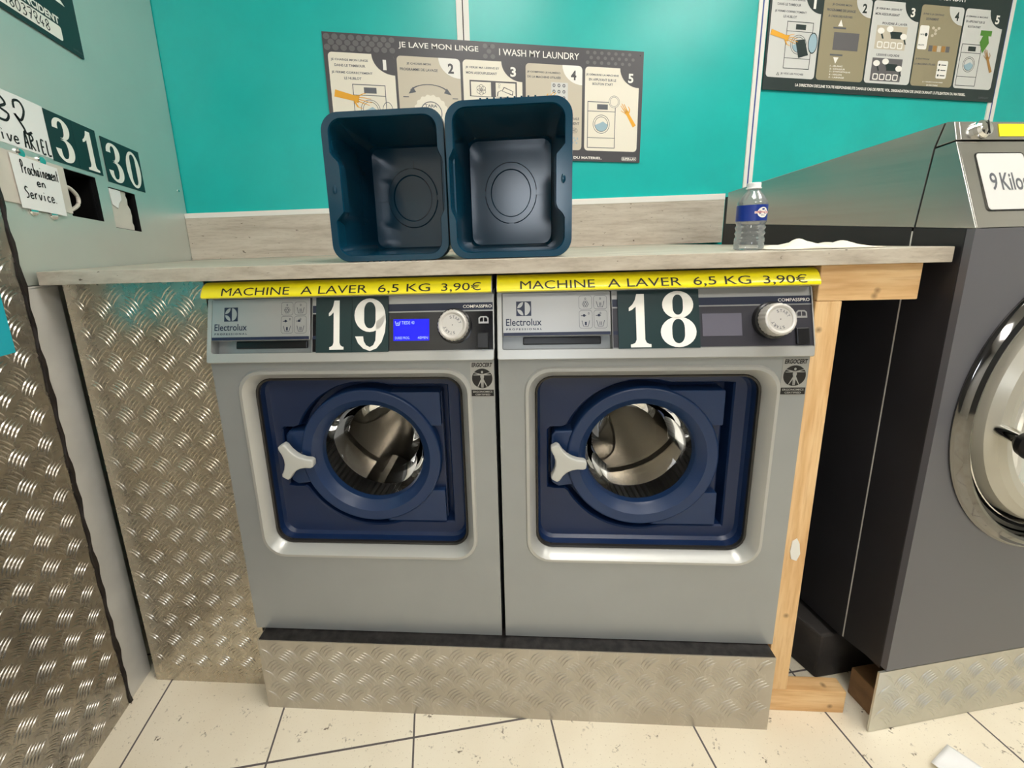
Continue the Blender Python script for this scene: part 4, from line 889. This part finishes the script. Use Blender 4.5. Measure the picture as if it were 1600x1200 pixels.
    c = cardn(.613, .797, CARDK, '4', Lb, (('JE PAIE À LA CENTRALE', .622, .225, .712, .25), ('DE PAIEMENT', .638, .27, .692, .292), ('JE SÉLECTIONNE', .620, .64, .68, .66), ('LA MACHINE UTILISÉE', .618, .685, .71, .706)), GREYT)
    m = MB(); m.flat([(a, q*asp) for a, q in rrect(.638, .452/asp, .040, .22/asp, .006)], P, .0034, 0); m.flat(circ(.648, .425, .006, 12, .017), P, .0036, 1); ptext(m, P, 'CARTES', .622, .419, .640, .432, .0036, 1); ptext(m, P, 'BILLETS', .622, .515, .646, .528, .0036, 1)
    for k in range(5): m.flat(circ(.675+.012*(k % 3), .36+.05*(k // 3)+.02*(k % 2), .0065, 10, .014), P, .0034, 2)
    for k, q in enumerate((3, 4, 2, 4, 3)): m.flat(box2(.668+k*.019, .52, .684+k*.019, .575), P, .0034, q)
    m.flat([(a, q*asp) for a, q in rrect(.742, .74/asp, .046, .17/asp, .006)], P, .0034, 0)
    for k in range(3): m.flat(circ(.728, .695+.05*k, .0038, 12, .011), P, .0036, 1); m.flat(box2(.736, .691+.05*k, .758, .70+.05*k), P, .0036, 1)
    hand_icon(m, P, (.67, .86), (.715, .74), .0036, 5, .006); ptext(m, P, "JE M'ASSURE D'AVOIR FERMÉ", .665, .855, .755, .87, .0036, 0); ptext(m, P, 'LA MACHINE', .685, .885, .735, .90, .0036, 0)
    m.build('pictogram', [WHITET, POSTD, CARDB, DOTG, HANDT, CARDK], c, b, fix=False)
    c = cardn(.8045, .978, CARDW, '5', D, (('JE DÉMARRE LA MACHINE', .808, .215, .905, .238), ('EN APPUYANT SUR LE', .812, .262, .895, .284), ('BOUTON START', .824, .31, .88, .33)), GREYT)
    m = MB(); washer_icon(m, P, .812, .48, .902, .88, .0033); m.flat([(.885, .345), (.935, .345), (.935, .395), (.922, .395), (.930, .46), (.908, .56), (.888, .46), (.898, .395), (.885, .395)], P, .0038, 3); hand_icon(m, P, (.962, .735), (.925, .545), .0040, 2, .006)
    m.build('pictogram', [POSTD, PALEB, HANDT, LEAFG], c, b, fix=False)
poster2()
# ------------------------------------------------------------------ storage bins lying on their sides on the worktop
def bin_(cu, v, z0, w, h, D, flip, label):
    t = empty('storage_bin', WP(cu, v, z0), label, 'bin', TH, 'dark blue plastic bins on the worktop')
    g = lambda x, z, y: (x*(-1 if flip else 1), y, (h-z) if flip else z)
    n = 8; out = rrect(0, h/2, w, h, .034, n)
    inn = rrect(0, h/2, w-.030, h-.026, .026, n)
    def refine(P):
        Q = []
        for i in range(len(P)):
            a, c = P[i], P[(i+1) % len(P)]; d = math.dist(a, c); k = 24 if d > .1 else 1
            for j in range(k): Q.append((a[0]+(c[0]-a[0])*j/k, a[1]+(c[1]-a[1])*j/k))
        return Q
    out = refine(out); inn = refine(inn)
    def notch(P, q=1.):
        R2 = []
        for x, z in P:
            f = z/h; k = 0
            if .27 < f < .71: k = min(1, (f-.27)/.06, (.71-f)/.06)
            if x > w*.35: x -= .016*k*q
            elif x < -w*.35: x -= .009*k*q
            R2.append((x, z))
        return R2
    L = lambda P, y: [g(x, z, y) for x, z in P]
    sc = lambda P, s, e=0: [(x*s, h/2+(z-h/2)*s) for x, z in P]
    innN = notch(inn)
    m = MB()
    m.loft([L(sc(out, .90), .030), L(out, .030), L(out, .004), L(sc(out, .993), .0), L([(x*1.012, h/2+(z-h/2)*1.01) for x, z in innN], 0), L(innN, .004)], 0, True)
    m.build('rim', BIN, t)
    bk = refine(rrect(0, h/2, w*.84, h*.86, .022, n)); bo = sc(refine(rrect(0, h/2, w*.89, h*.90, .026, n)), 1)
    mid = [((a[0]*.0+b_[0]*1), (b_[1])) for a, b_ in zip(inn, inn)]
    m = MB(); m.loft([L(innN, .0035), L([(a[0]*.985, h/2+(a[1]-h/2)*.985) for a in notch(inn, .9)], .03), L([(a[0]*.97, h/2+(a[1]-h/2)*.97) for a in inn], .055), L(bk, D-.012), L(sc(bk, .965), D-.002), L(sc(bk, .02), D-.002)], 0, True, False, True)
    m.loft([L(sc(out, .93), .028), L(bo, D+.003), L(sc(bo, .02), D+.004)], 0, True)
    m.build('shell', BIN, t, fix=False)
    m = MB(); c = (0, h/2); B = lambda a, q, k: g(a, q, D-.002-k)
    for (o_, i_) in ((.062, .046),): m.loft([[B(c[0]+r_*math.cos(2*pi*i/40), c[1]+r_*1.15*math.sin(2*pi*i/40), k) for i in range(40)] for r_, k in ((.062, 0), (.060, .004), (.048, .004), (.046, 0))], 0, True)
    for a in (0, 180, 270): 
        e = (math.cos(R_(a)), math.sin(R_(a))); nn = (-e[1], e[0]); P = [(.060, -.006), (.088, -.006), (.088, .006), (.060, .006)]
        m.slab([(c[0]+e[0]*s+nn[0]*q, c[1]+e[1]*s+nn[1]*q) for s, q in P], B, 0, .003)
    m.build('base_rib', BIN, t)
    m = MB()
    for k in range(9): x = -.05+k*.0125; m.box(tuple(min(p, q) for p, q in zip(g(x-.0016, h-.001, .002), g(x+.0016, h+.0018, .024))), tuple(max(p, q) for p, q in zip(g(x-.0016, h-.001, .002), g(x+.0016, h+.0018, .024))))
    m.build('grip_rib', BIN, t)
    m = MB(); m.lathe([(.0068, 0), (.0068, .0012), (.004, .0022), (0, .0024)], lambda a, q, k: g(w*.5-.017+a*.62, h*.5+q*1.3, -k), 20); m.build('rim_button', BIN, t)
bin_(.3915, .036, 1.0667, .2385, .2830, .225, True, 'left one of two dark blue plastic bins lying on the worktop')
bin_(.6325, .022, 1.0667, .2355, .2870, .225, False, 'right one of two dark blue plastic bins, slightly taller looking, lying on the worktop')
# ------------------------------------------------------------------ bottle, cloth, paper
def bottle():
    c = (1.1085, .082, 1.0663); t = empty('water_bottle', WP(*c), 'small clear plastic water bottle with blue label standing on the worktop', 'bottle', TH)
    prof = [(.0, .003), (.018, .003), (.0225, .0005), (.0262, .003), (.0266, .010), (.0262, .0165), (.0268, .018), (.0262, .0195), (.0266, .022)]
    z = .022
    for k in range(3): prof += [(.0246, z+.004), (.0246, z+.006), (.0268, z+.011)]; z += .011
    prof += [(.0268, .0570), (.0262, .059), (.0266, .084), (.0268, .086), (.0255, .093), (.021, .101), (.0155, .1085), (.0115, .114), (.0108, .118)]
    fm = lambda a, q, h: (a, q, h)
    MB().lathe(prof, fm, 40).build('bottle_body', PET, t)
    m = MB(); m.lathe([(.0112, .117), (.0135, .1178), (.0135, .1195), (.0120, .120), (.0120, .1275), (.0112, .1288), (0, .1288)], fm, 36); m.build('cap', BOTCAP, t)
    m = MB(); n = 48; RL = .0270
    m.lathe([(RL, .0565), (RL, .0865)], fm, n); lb = m.build('bottle_label', BLUELAB, t)
    CY = lambda a, q, h: ((RL+.0003+h)*math.sin(.28+a/RL), -(RL+.0003+h)*math.cos(.28+a/RL), q)
    m = MB(); ringf(m, circ(0, .0718, .0108, 30, .0098), circ(0, .0718, .0002, 30, .0002), CY, 0, 0); m.flat([(a*.999, q) for a, q in [(-.0155, .0698), (-.008, .0698), (0, .0698), (.008, .0698), (.0155, .0698), (.0155, .0742), (.008, .0742), (0, .0742), (-.008, .0742), (-.0155, .0742)]], CY, .0003, 0)
    text(m, 'CRISTALINE', (-.0145, .0705, .0145, .0737), CY, .0006, 1, .02); text(m, 'EAU', (-.004, .0655, .004, .068), CY, .0005, 2); m.flat(circ(0, .0778, .003, 12, .0016), CY, .0005, 2)
    m.build('label_print', [WHITET, REDT, BLUELAB], lb, fix=False)
bottle()
def cloth():
    c = (1.235, .085, 1.0663); m = MB(); nx, ny = 44, 22; V = []
    rnd = random.Random(5)
    def hz(a, q):
        e = max(0, 1-abs(q)**4)*max(0, 1-abs(a)**6)
        s = .013*math.exp(-((a+.28)/.26)**2)+.008*math.exp(-((a-.52)/.25)**2)+.004*math.sin(9*a+4*q)*.5+.003*math.sin(5*q-7*a)
        return .0008+e*max(.001, s+.0015)
    for j in range(ny+1):
        for i in range(nx+1):
            a, q = -1+2*i/nx, -1+2*j/ny; w = 1+.08*math.sin(4*a)+.05*math.sin(9*a+2)
            V.append((a*.098+.006*math.sin(3*q), q*.055*w, hz(a, q)))
    F = [(j*(nx+1)+i, j*(nx+1)+i+1, (j+1)*(nx+1)+i+1, (j+1)*(nx+1)+i) for j in range(ny) for i in range(nx)]
    m.add(V, F, 0, True); o = m.build('crumpled_cloth', CLOTH); o.location = WP(*c); o.rotation_euler = (0, 0, TH)
    sd = o.modifiers.new('thick', 'SOLIDIFY'); sd.thickness = .0012; sd.offset = 1
    tag(o, 'thin crumpled white cloth lying on the worktop right of the bottle', 'cloth')
cloth()
def scrap():
    m = MB(); nx = 14; V = []; P = [(1.862, -1.026), (1.785, -1.052), (1.81, -1.16), (1.90, -1.12)]
    for j in range(nx+1):
        for i in range(nx+1):
            a, q = i/nx, j/nx
            x = (P[0][0]*(1-a)+P[3][0]*a)*(1-q)+(P[1][0]*(1-a)+P[2][0]*a)*q; y = (P[0][1]*(1-a)+P[3][1]*a)*(1-q)+(P[1][1]*(1-a)+P[2][1]*a)*q
            V.append((x, y, .001+.009*abs(math.sin(3.1*a+1.3*q))*(.4+.6*q)+.002*math.sin(11*a)*math.sin(7*q)+.0021))
    m.add(V, [(j*(nx+1)+i, j*(nx+1)+i+1, (j+1)*(nx+1)+i+1, (j+1)*(nx+1)+i) for j in range(nx) for i in range(nx)], 0, True)
    o = m.build('paper_scrap', PAPER); sd = o.modifiers.new('thick', 'SOLIDIFY'); sd.thickness = .0008; sd.offset = 1
    tag(o, 'crumpled scrap of white paper on the floor at the bottom right', 'paper')
scrap()
